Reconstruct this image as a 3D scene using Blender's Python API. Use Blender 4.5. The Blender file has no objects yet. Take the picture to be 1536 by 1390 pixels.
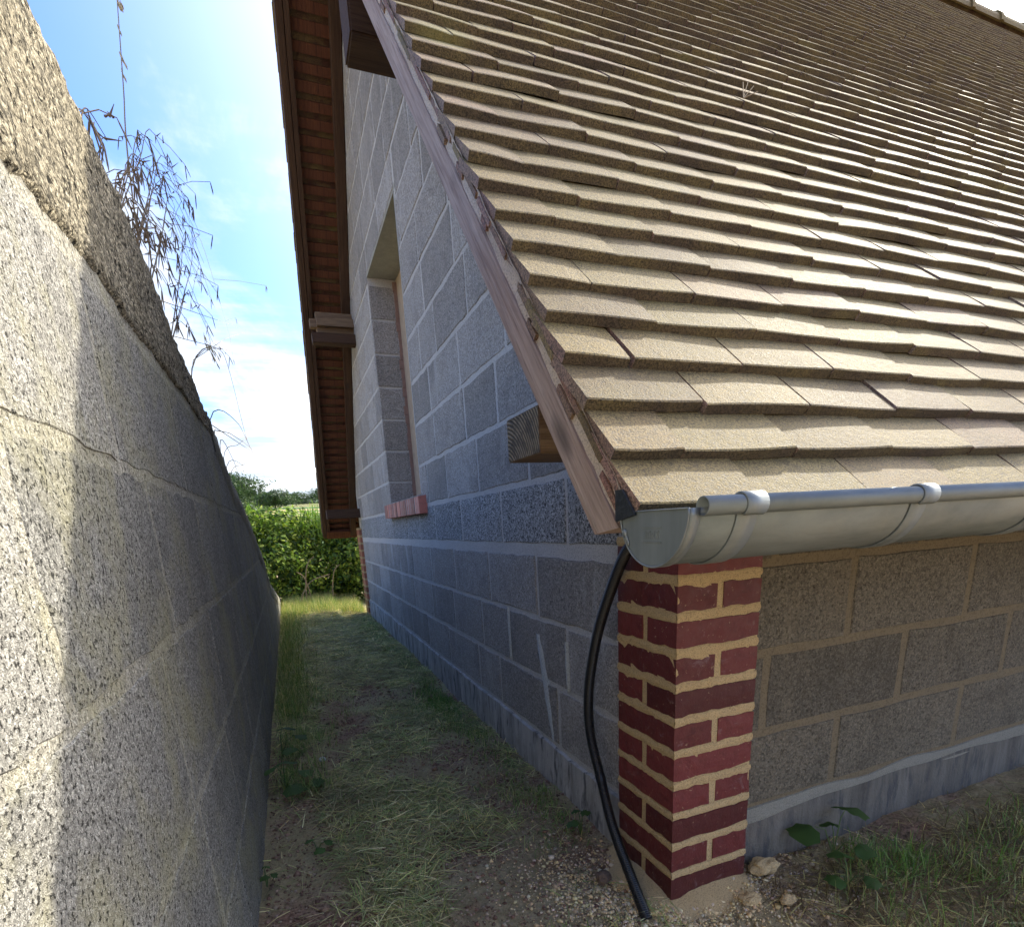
import bpy, bmesh, math, random
import numpy as np
from mathutils import Vector, Matrix, noise as mn
random.seed(7); rng = np.random.default_rng(7)
S = bpy.context.scene; COL = S.collection
R = math.radians
# ---------------------------------------------------------------- camera, light, exposure
CAM = Vector((-0.7191, -0.9004, 0.8927)); F_PX = 812.3; PX, PY = 768.0, 996.09
YAW, PITCH, ROLL = 0.36949, -0.25631, -0.05726
cyw, syw = math.cos(YAW), math.sin(YAW)
FW = Vector((syw*math.cos(PITCH), cyw*math.cos(PITCH), math.sin(PITCH)))
r0 = Vector((cyw, -syw, 0)); u0 = r0.cross(FW)
RT = r0*math.cos(ROLL)+u0*math.sin(ROLL); UP = -r0*math.sin(ROLL)+u0*math.cos(ROLL)
cam = bpy.data.cameras.new('camera'); co = bpy.data.objects.new('camera', cam); COL.objects.link(co)
m = Matrix((RT, UP, -FW)).transposed().to_4x4(); m.translation = CAM; co.matrix_world = m
cam.sensor_fit = 'HORIZONTAL'; cam.sensor_width = 36; cam.lens = F_PX/1536*36
cam.shift_x = 0.0; cam.shift_y = (PY-695)/1536; cam.clip_start = .02; cam.clip_end = 3000
S.camera = co
SUN = Vector((.75, .30, .59)).normalized()
SUN_EL = math.asin(SUN.z); SUN_AZ = math.atan2(SUN.x, SUN.y)
sl = bpy.data.lights.new('sun', 'SUN'); sl.energy = 2.0; sl.angle = R(1.6); sl.color = (1, .93, .78)
so = bpy.data.objects.new('sun', sl); COL.objects.link(so); so.rotation_euler = (-SUN).to_track_quat('-Z', 'Y').to_euler()
W = bpy.data.worlds.new('World'); S.world = W; W.use_nodes = True
S.view_settings.view_transform = 'Standard'; S.view_settings.look = 'None'
S.view_settings.gamma = 1; S.view_settings.use_curve_mapping = False; S.view_settings.exposure = 1.68

class NT:
    def __init__(s, tree): s.t = tree; s.n = tree.nodes; s.l = tree.links
    def node(s, kind, **kw):
        n = s.n.new(kind)
        for k, v in kw.items():
            if k.startswith('_'): setattr(n, k[1:], v)
        for k, v in kw.items():
            if k.startswith('_'): continue
            key = int(k[1:]) if k[0] == 'i' and k[1:].isdigit() else k.replace('__', ' ')
            s.put(n.inputs[key], v)
        return n
    def put(s, inp, v):
        if isinstance(v, bpy.types.NodeSocket): s.l.new(v, inp)
        elif isinstance(v, (tuple, list)) and inp.type == 'RGBA' and len(v) == 3: inp.default_value = (*v, 1)
        else: inp.default_value = v
    def math(s, op, a, b=0.0, c=None, clamp=False):
        n = s.node('ShaderNodeMath', _operation=op, _use_clamp=clamp, i0=a, i1=b)
        if c is not None: s.put(n.inputs[2], c)
        return n.outputs[0]
    def noise(s, vec, scale, detail=2.0, rough=.5, dist=0.0):
        return s.node('ShaderNodeTexNoise', Vector=vec, Scale=scale, Detail=detail, Roughness=rough, Distortion=dist).outputs[0]
    def voro(s, vec, scale, out=0, feature='F1'):
        return s.node('ShaderNodeTexVoronoi', _feature=feature, Vector=vec, Scale=scale).outputs[out]
    def ramp(s, v, lo, hi, a=0.0, b=1.0):
        return s.node('ShaderNodeMapRange', i0=v, i1=lo, i2=hi, i3=a, i4=b).outputs[0]
    def mix(s, f, a, b, mode='MIX'):
        n = s.node('ShaderNodeMix', _data_type='RGBA', _blend_type=mode)
        s.put(n.inputs[0], f); s.put(n.inputs[6], a); s.put(n.inputs[7], b); return n.outputs[2]
    def map(s, vec, scale=(1, 1, 1), loc=(0, 0, 0), rot=(0, 0, 0)):
        return s.node('ShaderNodeMapping', Vector=vec, Scale=scale, Location=loc, Rotation=rot).outputs[0]

# ---- sky: daylight sky with broken streaky cloud
w = NT(W.node_tree); w.n.clear()
sky = w.node('ShaderNodeTexSky', _sky_type='NISHITA', _sun_disc=False, _sun_elevation=SUN_EL, _sun_rotation=SUN_AZ, _air_density=1.0, _dust_density=.4, _ozone_density=3.0)
tc = w.node('ShaderNodeTexCoord').outputs['Generated']
sep = w.node('ShaderNodeSeparateXYZ', i0=tc)
hz = w.math('ADD', w.math('MAXIMUM', sep.outputs[2], 0.0), .16)
cmb = w.node('ShaderNodeCombineXYZ', i0=w.math('DIVIDE', sep.outputs[0], hz), i1=w.math('DIVIDE', sep.outputs[1], hz))
cv = cmb.outputs[0]
n1 = w.noise(w.map(cv, (1.1, .55, 1), (4.1, 2.35, 0), (0, 0, R(28))), 1.7, 8, .62, .5)
n2 = w.noise(w.map(cv, (.8, 2.4, 1), (.4, .2, 0)), 1.7, 5, .6, .2)
low = w.ramp(sep.outputs[2], .04, .60, .20, -.10)
cov = w.math('ADD', w.math('ADD', w.math('MULTIPLY', n1, .75), w.math('MULTIPLY', n2, .3)), low)
mask = w.node('ShaderNodeMapRange', _interpolation_type='SMOOTHSTEP', i0=cov, i1=.49, i2=.70, i3=.02, i4=.93).outputs[0]
shade = w.ramp(w.noise(w.map(cv, (.7, 2.0, 1), (2.0, 5.1, 0)), 2.2, 6, .6), .38, .60)
cloudc = w.mix(shade, (1.75, 1.98, 2.3), (3.05, 3.1, 3.15))
# thin bright cloud round the veiled sun
sd = w.node('ShaderNodeVectorMath', _operation='DOT_PRODUCT', i0=tc, i1=tuple(SUN)).outputs['Value']
glow = w.math('POWER', w.math('MAXIMUM', sd, 0.0), 5.6)
skyc = w.mix(1.0, sky.outputs[0], (.47, .62, .86), 'MULTIPLY')
w.put(w.node('ShaderNodeOutputWorld').inputs[0], w.node('ShaderNodeBackground', Color=w.mix(w.math('MULTIPLY', glow, .85), w.mix(mask, skyc, cloudc), (24.0, 22.5, 20.0)), Strength=.15).outputs[0])

# ---------------------------------------------------------------- materials
def new_mat(name):
    mt = bpy.data.materials.new(name); mt.use_nodes = True
    t = NT(mt.node_tree); t.n.clear()
    b = t.node('ShaderNodeBsdfPrincipled'); t.l.new(b.outputs[0], t.node('ShaderNodeOutputMaterial').inputs[0])
    return mt, t, b
def pos(t): return t.node('ShaderNodeNewGeometry').outputs['Position']
def bump(t, b, h, dist, strength=1.0, normal=None):
    n = t.node('ShaderNodeBump', Height=h, Distance=dist, Strength=strength)
    if normal is not None: t.put(n.inputs['Normal'], normal)
    t.put(b.inputs['Normal'], n.outputs[0]); return n.outputs[0]
def setp(t, b, **kw):
    for k, v in kw.items(): t.put(b.inputs[k.replace('__', ' ')], v)

def mat_block(name, c1, c2, smear, smear_amt, grain=260, bd=.0022, dark=.0, spk=(.15, 1.75), pits=.5, patch_tint=None, stain=.45):
    mt, t, b = new_mat(name); P = pos(t)
    rnd = t.node('ShaderNodeObjectInfo').outputs['Random']
    g = t.noise(P, grain, 3, .65)
    vn = t.node('ShaderNodeTexVoronoi', Vector=t.mix(.012, P, t.node('ShaderNodeTexNoise', Vector=P, Scale=grain*.7).outputs[1]), Scale=grain*.85); v = t.ramp(vn.outputs[0], .05, .62, 1, 0)
    cr_ = t.node('ShaderNodeSeparateColor', i0=vn.outputs[1]).outputs[0]
    big = t.noise(P, 3.1, 4, .6)
    base = t.mix(t.ramp(t.math('ADD', t.math('MULTIPLY', rnd, .7), t.math('MULTIPLY', big, .5)), .2, 1.0), c1, c2)
    sp = t.math('ADD', t.math('ADD', t.math('MULTIPLY', g, .34), t.math('MULTIPLY', v, .30)), t.math('MULTIPLY', cr_, .36))
    base = t.mix(1.0, base, t.node('ShaderNodeCombineColor', i0=t.ramp(sp, .24, .82, *spk), i1=t.ramp(sp, .24, .82, *spk), i2=t.ramp(sp, .24, .82, *spk)).outputs[0], 'MULTIPLY')
    st = t.noise(t.map(P, (9, 9, 2.2)), 1.0, 5, .65)
    base = t.mix(t.ramp(st, .56, .74, 0, smear_amt), base, smear)
    if dark: base = t.mix(t.ramp(t.noise(P, 1.7, 4, .6, .5), .45, .62, 0, dark), base, (.035, .034, .03))
    base = t.mix(t.ramp(t.noise(P, 6.5, 6, .7, .6), .50, .70, 0, stain), base, tuple(x*.45 for x in c1))
    if patch_tint: base = t.mix(t.ramp(t.noise(P, 4.3, 5, .7, .3), .47, .66, 0, .55), base, patch_tint)  # random patches of a second tint
    pit = t.ramp(t.noise(P, grain*.55, 3, .6), .345, .43, 0, 1)
    pk = t.ramp(pit, 0, 1, 1-pits*1.6 if pits < .6 else .08, 1)
    base = t.mix(1.0, base, t.node('ShaderNodeCombineColor', i0=pk, i1=pk, i2=pk).outputs[0], 'MULTIPLY')
    sp = t.math('ADD', sp, t.math('MULTIPLY', pit, .9))
    setp(t, b, Base__Color=base, Roughness=.95, Specular__IOR__Level=.2)
    bump(t, b, t.math('ADD', sp, t.math('MULTIPLY', t.noise(P, 60, 2), .3)), bd, .9)
    return mt
M = {}
M['block_gable'] = mat_block('grey_block', (.37, .338, .302), (.55, .508, .462), (.64, .61, .57), .5, 270, spk=(.52, 1.38), pits=.24)
M['block_front'] = mat_block('brown_grey_block', (.165, .142, .106), (.24, .205, .150), (.24, .195, .135), .5, 230, .0022, spk=(.55, 1.32), pits=.22)  # front blocks darker and browner: eave shade and warm bounce in the colour
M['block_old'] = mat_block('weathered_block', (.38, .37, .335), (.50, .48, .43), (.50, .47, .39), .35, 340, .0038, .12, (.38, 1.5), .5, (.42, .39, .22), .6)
M['block_ring'] = mat_block('ring_block', (.45, .445, .43), (.54, .53, .51), (.5, .5, .49), .4, 240, .0016)

def mat_mortar(name, c1, c2, sc=60, bd=.003):
    mt, t, b = new_mat(name); P = pos(t)
    n = t.noise(P, sc, 5, .7); k = t.noise(P, 5, 3, .6)
    col = t.mix(k, c1, c2)
    col = t.mix(t.ramp(t.noise(P, sc*4, 2, .6), .38, .5, .55, 0), col, tuple(x*.45 for x in c1))
    setp(t, b, Base__Color=col, Roughness=.95, Specular__IOR__Level=.15)
    bump(t, b, t.math('ADD', n, t.math('MULTIPLY', t.noise(P, sc*4, 2), .4)), bd)
    return mt
M['mortar_grey'] = mat_mortar('grey_mortar', (.50, .475, .44), (.61, .58, .54))
M['mortar_white'] = mat_mortar('pale_mortar_smear', (.47, .50, .50), (.62, .64, .64))
M['mortar_tan'] = mat_mortar('sand_coloured_mortar', (.25, .195, .12), (.20, .16, .105))
M['mortar_sand'] = mat_mortar('sand_yellow_mortar', (.55, .38, .18), (.64, .48, .27), 90, .003)
M['mortar_verge'] = mat_mortar('verge_mortar', (.56, .46, .36), (.70, .61, .52), 80, .004)
M['mortar_old'] = mat_mortar('old_mortar', (.27, .255, .21), (.38, .36, .30), 110, .004)
M['joint_old'] = mat_block('weathered_mortar_joint', (.50, .475, .40), (.62, .585, .49), (.44, .42, .33), .5, 330, .003, .25, (.4, 1.4), .3, (.42, .39, .22), .4)
M['coping'] = mat_block('old_coping_render', (.37, .325, .235), (.46, .405, .295), (.29, .265, .2), .5, 200, .0065, .0, (.15, 1.7), .75, (.20, .17, .11), .5)

def mat_plinth():
    mt, t, b = new_mat('plinth_concrete'); P = pos(t)
    st = t.noise(t.map(P, (14, 14, 1.8)), 1, 6, .7)
    base = t.mix(t.ramp(st, .35, .65), (.27, .255, .23), (.58, .55, .505))
    base = t.mix(t.ramp(t.noise(t.map(P, (38, 38, 9)), 1, 3, .6), .54, .66, 0, .85), base, (.09, .09, .09))
    base = t.mix(t.ramp(t.noise(P, 12, 4, .6), .5, .7, 0, .4), base, (.25, .21, .17))
    setp(t, b, Base__Color=base, Roughness=.9, Specular__IOR__Level=.2)
    bump(t, b, t.math('ADD', st, t.noise(P, 130, 3, .7)), .004); return mt
M['plinth'] = mat_plinth()
M['plinth_shaded'] = M['plinth'].copy(); M['plinth_shaded'].name = 'shaded_plinth_concrete'  # plinth copied darker for the front, eave shade put into its colour
for n_ in M['plinth_shaded'].node_tree.nodes:
    if n_.type == 'MIX' and abs(n_.inputs[7].default_value[0]-.58) < .01: n_.inputs[6].default_value = (.10, .092, .08, 1); n_.inputs[7].default_value = (.23, .21, .18, 1)

def mat_tile(name, cols, dk):
    mt, t, b = new_mat(name); P = pos(t)
    rnd = t.math('FRACT', t.math('ADD', t.node('ShaderNodeObjectInfo').outputs['Random'], t.node('ShaderNodeNewGeometry').outputs['Random Per Island']))
    cr = t.node('ShaderNodeValToRGB', Fac=rnd); e = cr.color_ramp.elements
    e[0].position = 0; e[0].color = (*cols[0], 1); e[1].position = 1; e[1].color = (*cols[-1], 1)
    for i, c in enumerate(cols[1:-1]): x = e.new((i+1)/(len(cols)-1)); x.color = (*c, 1)
    base = t.mix(t.ramp(t.noise(P, 9, 4, .65, .3), .38, .66, 0, .6), cr.outputs[0], (.205, .155, .062))
    base = t.mix(t.ramp(t.noise(P, 17, 5, .7, .6), .56, .68, 0, .45), base, (.09, .065, .04))
    gr = t.noise(P, 330, 3, .7)
    sp = t.ramp(t.math('ADD', t.math('MULTIPLY', gr, .6), t.math('MULTIPLY', t.noise(P, 620, 2, .6), .4)), .40, .58, .25, 1.5)
    base = t.mix(1.0, base, t.node('ShaderNodeCombineColor', i0=sp, i1=sp, i2=sp).outputs[0], 'MULTIPLY')
    base = t.mix(t.ramp(t.voro(P, 150), .10, .16, .75, 0), base, dk)
    base = t.mix(t.ramp(t.noise(P, 2.2, 3, .6), .62, .72, 0, .25), base, (.34, .33, .10))
    setp(t, b, Base__Color=base, Roughness=t.ramp(gr, .3, .7, .62, .85), Specular__IOR__Level=.35)
    bump(t, b, t.math('ADD', gr, t.math('MULTIPLY', t.noise(P, 55, 3, .6), .9)), .0016, .9); return mt
M['tile'] = mat_tile('sandy_roof_tile', [(.225, .160, .060), (.165, .113, .048), (.25, .182, .066), (.215, .138, .078), (.145, .100, .044), (.26, .190, .082), (.19, .14, .05)], (.08, .05, .03))
M['tile_end'] = mat_tile('dark_brown_tile_end', [(.095, .068, .045), (.075, .055, .038), (.11, .078, .052)], (.05, .035, .025))  # darker brown for the nose and back faces of each tile
M['tile_side'] = mat_tile('pinkish_clay_tile_side', [(.30, .185, .145), (.24, .16, .12), (.36, .25, .2)], (.09, .06, .045))
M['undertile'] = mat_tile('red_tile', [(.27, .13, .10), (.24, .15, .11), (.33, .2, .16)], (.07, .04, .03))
M['undertile_brown'] = mat_tile('brown_under_tile', [(.07, .028, .02), (.085, .035, .022), (.065, .027, .02)], (.05, .03, .02))

def mat_wood(name, c1, c2, axis, knots=True, sc=60):
    mt, t, b = new_mat(name); P = t.node('ShaderNodeTexCoord').outputs['Object']
    s = [1, 1, 1]; s[axis] = .045
    q = t.map(P, tuple(s))
    f = t.noise(q, sc, 5, .6, .8); f2 = t.noise(q, sc*4, 3, .6)
    base = t.mix(t.ramp(f, .35, .65), c1, c2)
    base = t.mix(t.ramp(f2, .5, .68, 0, .55), base, tuple(x*.4 for x in c1))
    if knots:
        k = t.voro(t.map(P, tuple(2.6 if i == axis else 7 for i in range(3))), 1.0)
        base = t.mix(t.ramp(k, .05, .13, .95, 0), base, (.05, .035, .028))
    base = t.mix(t.ramp(t.noise(P, 5, 3), .45, .6, 0, .4), base, tuple(x*.7 for x in c2))
    setp(t, b, Base__Color=base, Roughness=.8, Specular__IOR__Level=.25)
    bump(t, b, t.math('ADD', f, f2), .0025); return mt
M['wood_rake'] = mat_wood('weathered_pinkish_rafter_wood', (.30, .205, .165), (.50, .39, .33), 0)
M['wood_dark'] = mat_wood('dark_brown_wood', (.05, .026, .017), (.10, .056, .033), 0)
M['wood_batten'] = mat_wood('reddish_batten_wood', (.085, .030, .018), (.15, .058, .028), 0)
M['wood_beam'] = mat_wood('brown_beam_wood', (.15, .095, .06), (.27, .185, .115), 0, False)
def mat_endgrain():
    mt, t, b = new_mat('plank_end_grain'); P = t.node('ShaderNodeTexCoord').outputs['Object']
    w_ = t.node('ShaderNodeTexWave', _wave_type='RINGS', _rings_direction='X', Vector=t.map(P, loc=(0, -.11, .10)), Scale=34, Distortion=1.5, Detail=2, Detail__Scale=3).outputs[1]
    base = t.mix(t.ramp(w_, .2, .8), (.10, .075, .045), (.34, .27, .17))
    base = t.mix(t.ramp(t.noise(P, 30, 3), .5, .62, 0, .6), base, (.05, .04, .03))
    setp(t, b, Base__Color=base, Roughness=.85); bump(t, b, w_, .002); return mt
M['endgrain'] = mat_endgrain()

def mat_brick(name, c):
    mt, t, b = new_mat(name); P = pos(t)
    rnd = t.node('ShaderNodeObjectInfo').outputs['Random']
    base = t.mix(rnd, tuple(x*.7 for x in c), tuple(x*1.55 for x in c))
    base = t.mix(t.ramp(t.noise(P, 30, 4, .7), .5, .7, 0, .5), base, tuple(x*.5 for x in c))
    base = t.mix(t.ramp(t.noise(P, 90, 4, .75, .5), .63, .70, 0, .75), base, (.50, .36, .22))
    base = t.mix(t.ramp(t.noise(P, 22, 5, .7, .8), .62, .72, 0, .45), base, (.30, .22, .22))
    setp(t, b, Base__Color=base, Roughness=t.ramp(t.noise(P, 40, 3), .3, .7, .42, .7), Specular__IOR__Level=.4)
    bump(t, b, t.math('ADD', t.noise(P, 160, 3, .6), t.noise(P, 25, 2)), .0016, .8); return mt
M['brick'] = mat_brick('painted_dark_red_brick', (.12, .024, .023))
M['brick_far'] = mat_brick('orange_red_brick', (.36, .13, .075))
M['brick_sill'] = mat_brick('red_sill_brick', (.42, .15, .115))

def mat_zinc():
    mt, t, b = new_mat('dull_zinc'); P = pos(t)
    n = t.noise(t.map(P, (1, 6, 1)), 9, 5, .65); n2 = t.noise(P, 60, 3, .6)
    base = t.mix(t.ramp(n, .3, .7), (.20, .22, .215), (.31, .335, .33))
    base = t.mix(t.ramp(n2, .55, .75, 0, .4), base, (.30, .30, .27))
    setp(t, b, Base__Color=base, Metallic=.6, Roughness=t.ramp(t.noise(P, 14, 4, .6), .3, .7, .40, .62))
    bump(t, b, t.noise(P, 6, 2), .004, .4); return mt
M['zinc'] = mat_zinc()
M['zinc_band'] = M['zinc'].copy(); M['zinc_band'].name = 'matte_zinc_band'
for n_ in M['zinc_band'].node_tree.nodes:
    if n_.type == 'BSDF_PRINCIPLED': n_.inputs['Metallic'].default_value = .35
M['zinc_cap'] = M['zinc'].copy(); M['zinc_cap'].name = 'oxidised_zinc_cap'
for n_ in M['zinc_cap'].node_tree.nodes:
    if n_.type == 'BSDF_PRINCIPLED': n_.inputs['Metallic'].default_value = .15
    if n_.type == 'BUMP': n_.inputs['Strength'].default_value = .05
    if n_.type == 'MIX' and abs(n_.inputs[7].default_value[0]-.31) < .01: n_.inputs[6].default_value = (.15, .175, .18, 1); n_.inputs[7].default_value = (.21, .24, .245, 1)
def flat(name, c, rough=.8, spec=.3, bs=0, bd=.001, metal=0):
    mt, t, b = new_mat(name); P = pos(t)
    base = t.mix(t.noise(P, 25, 4, .6), tuple(x*.7 for x in c), tuple(min(1, x*1.25) for x in c))
    setp(t, b, Base__Color=base, Roughness=rough, Specular__IOR__Level=spec, Metallic=metal)
    if bs: bump(t, b, t.noise(P, bs, 3), bd)
    return mt
M['bitumen'] = flat('black_bitumen_felt', (.018, .022, .026), .55, .4, 90, .002)
M['pipe'] = flat('black_plastic', (.010, .010, .012), .34, .5)
M['panel'] = flat('tan_board', (.42, .33, .24), .8, .2, 60)
M['frame_mortar'] = flat('reddish_frame_mortar', (.30, .19, .15), .9, .2, 60, .003)
M['lintel'] = flat('smooth_concrete', (.33, .32, .27), .9, .2, 80, .0015)
M['dark'] = flat('dark_interior', (.03, .028, .025), .9, .1)
M['stone'] = flat('brown_stone', (.16, .11, .08), .9, .2, 60, .004)
M['white_stone'] = flat('pale_stone', (.55, .54, .50), .85, .2, 60, .002)
M['drystem'] = flat('dry_stem', (.30, .22, .13), .8, .2)
M['pod'] = flat('dry_brown_pod', (.17, .115, .065), .6, .3)
M['straw'] = flat('straw', (.55, .46, .28), .7, .3)
M['bark'] = flat('bark', (.12, .10, .08), .9, .1, 60, .003)

def mat_leaf(name, trans=.35):
    mt, t, b = new_mat(name)
    at = t.node('ShaderNodeAttribute', _attribute_name='tint').outputs[0]
    setp(t, b, Base__Color=at, Roughness=.6, Specular__IOR__Level=.3)
    tr = t.node('ShaderNodeBsdfTranslucent', Color=t.mix(1.0, at, (1.2, 1.35, .6), 'MULTIPLY'))
    mx = t.node('ShaderNodeMixShader', i0=trans, i1=b.outputs[0], i2=tr.outputs[0])
    out = [n for n in t.n if n.type == 'OUTPUT_MATERIAL'][0]; t.l.new(mx.outputs[0], out.inputs[0]); return mt
M['leaf'] = mat_leaf('leaf'); M['blade'] = mat_leaf('grass_blade', .25); M['crumb'] = mat_leaf('crumb', 0.0)

def mat_soil():
    mt, t, b = new_mat('soil'); P = pos(t)
    sx = t.node('ShaderNodeSeparateXYZ', i0=P)
    n = t.noise(P, 5.5, 6, .7); f = t.noise(P, 90, 5, .75)
    base = t.mix(t.ramp(n, .35, .65), (.38, .205, .13), (.60, .42, .30))
    base = t.mix(t.ramp(f, .35, .6, .8, 0), base, (.05, .03, .02))
    base = t.mix(t.ramp(t.voro(P, 70), .08, .2, .55, 0), base, (.36, .27, .19))
    dry = t.mix(t.noise(P, 60, 4, .7), (.36, .34, .15), (.60, .54, .30))
    base = t.mix(t.math('MULTIPLY', t.ramp(t.noise(P, 3.0, 5, .65), .40, .54), t.ramp(sx.outputs[1], .2, 2.5, .5, 1)), base, dry)
    far = t.ramp(sx.outputs[1], 14, 30)
    fld = t.mix(t.ramp(t.noise(t.map(P, (.010, .030, 1)), 1, 3, .5), .46, .52), (.42, .33, .16), (.10, .15, .06))
    setp(t, b, Base__Color=t.mix(far, base, fld), Roughness=.98, Specular__IOR__Level=.1)
    bump(t, b, t.math('ADD', f, t.math('MULTIPLY', t.noise(P, 25, 4, .6), 1.6)), .014, .9); return mt
M['soil'] = mat_soil()

# ---------------------------------------------------------------- helpers
def link(name, me, mat=None, parent=None):
    o = bpy.data.objects.new(name, me); COL.objects.link(o)
    if parent is not None: o.parent = parent
    if mat is not None and me is not None and not me.materials: me.materials.append(mat)
    return o
def empty(name, loc=(0, 0, 0)):
    o = bpy.data.objects.new(name, None); COL.objects.link(o); o.location = loc; return o
def tag(o, label=None, cat=None, group=None, kind=None):
    if label: o['label'] = label
    if cat: o['category'] = cat
    if group: o['group'] = group
    if kind: o['kind'] = kind
    return o
def mesh(name, V, Fc, smooth=False):
    me = bpy.data.meshes.new(name); me.from_pydata([tuple(v) for v in V], [], Fc); me.update()
    if smooth: me.polygons.foreach_set('use_smooth', [True]*len(me.polygons))
    return me
class MB:
    def __init__(s): s.v = []; s.f = []
    def box(s, x0, x1, y0, y1, z0, z1):
        b = len(s.v)
        s.v += [(x, y, z) for z in (z0, z1) for y in (y0, y1) for x in (x0, x1)]
        s.f += [tuple(b+i for i in q) for q in ((0, 2, 3, 1), (4, 5, 7, 6), (0, 1, 5, 4), (2, 6, 7, 3), (0, 4, 6, 2), (1, 3, 7, 5))]
    def prism(s, poly, ext):                       # poly: 3-D points, ext: vector
        b = len(s.v); n = len(poly); e = Vector(ext)
        s.v += [tuple(p) for p in poly]+[tuple(Vector(p)+e) for p in poly]
        s.f += [tuple(b+i for i in range(n))[::-1], tuple(b+n+i for i in range(n))]
        for i in range(n): j = (i+1) % n; s.f.append((b+i, b+j, b+n+j, b+n+i))
    def tube(s, pts, rad, seg=6, cap=True):
        b = len(s.v); n = len(pts); pts = [Vector(p) for p in pts]
        rr = rad if isinstance(rad, (list, tuple)) else [rad]*n
        prev = None
        for i, p in enumerate(pts):
            d = (pts[min(i+1, n-1)]-pts[max(i-1, 0)]).normalized()
            a = (prev - d*prev.dot(d)) if prev is not None else d.cross(Vector((0, 0, 1)) if abs(d.z) < .9 else Vector((1, 0, 0)))
            a.normalize(); prev = a; c = d.cross(a)
            for k in range(seg):
                t = 2*math.pi*k/seg; s.v.append(tuple(p+(a*math.cos(t)+c*math.sin(t))*rr[i]))
        for i in range(n-1):
            for k in range(seg):
                k2 = (k+1) % seg; s.f.append((b+i*seg+k, b+i*seg+k2, b+(i+1)*seg+k2, b+(i+1)*seg+k))
        if cap:
            s.f.append(tuple(b+k for k in range(seg))[::-1]); s.f.append(tuple(b+(n-1)*seg+k for k in range(seg)))
    def build(s, name, mat, parent=None, smooth=False):
        me = mesh(name, s.v, s.f, smooth)
        bm = bmesh.new(); bm.from_mesh(me); bmesh.ops.recalc_face_normals(bm, faces=bm.faces); bm.to_mesh(me); bm.free()
        return link(name, me, mat, parent)
def clip(poly, a, b, c):                            # keep a*u+b*v <= c
    out = []
    for i in range(len(poly)):
        p, q = poly[i], poly[(i+1) % len(poly)]
        dp, dq = a*p[0]+b*p[1]-c, a*q[0]+b*q[1]-c
        if dp <= 0: out.append(p)
        if (dp < 0 < dq) or (dq < 0 < dp):
            t = dp/(dp-dq); out.append((p[0]+(q[0]-p[0])*t, p[1]+(q[1]-p[1])*t))
    return out
def area(p): return abs(sum(p[i][0]*p[(i+1) % len(p)][1]-p[(i+1) % len(p)][0]*p[i][1] for i in range(len(p))))/2
def piece(name, poly, org, U, V, N, depth, mat, parent, jit=.004, step=.09, bev=.0025):
    """irregular slab piece from a convex polygon in the (U,V) frame; front faces N"""
    org, U, V, N = map(Vector, (org, U, V, N))
    if len(poly) < 3 or area(poly) < .0006: return None
    if sum(poly[i][0]*poly[(i+1) % len(poly)][1]-poly[(i+1) % len(poly)][0]*poly[i][1] for i in range(len(poly))) < 0: poly = poly[::-1]
    cx = sum(p[0] for p in poly)/len(poly); cy = sum(p[1] for p in poly)/len(poly)
    pts = []
    for i in range(len(poly)):
        p, q = poly[i], poly[(i+1) % len(poly)]; L = math.hypot(q[0]-p[0], q[1]-p[1]); k = max(1, round(L/step))
        if L < 1e-5: continue
        nx, ny = -(q[1]-p[1])/L, (q[0]-p[0])/L
        for j in range(k):
            t = j/k; d = random.uniform(0, jit) if j else jit*.6
            pts.append((p[0]+(q[0]-p[0])*t+nx*d + (0 if j else (cx-p[0])*.012), p[1]+(q[1]-p[1])*t+ny*d))
    n = len(pts); inner = []
    for (x, y) in pts:
        L = math.hypot(cx-x, cy-y) or 1; inner.append((x+(cx-x)/L*bev*1.3, y+(cy-y)/L*bev*1.3))
    vs = [org+U*x+V*y+N*random.uniform(-.0004, .0004) for x, y in inner]+[org+U*x+V*y-N*bev for x, y in pts]+[org+U*x+V*y-N*depth for x, y in pts]
    fs = [tuple(range(n))]
    for i in range(n):
        j = (i+1) % n; fs += [(i, n+i, n+j, j), (n+i, 2*n+i, 2*n+j, n+j)]
    if U.cross(V).dot(N) < 0: fs = [f[::-1] for f in fs]
    me = mesh(name, vs, fs)
    return link(name, me, mat, parent)
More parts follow.
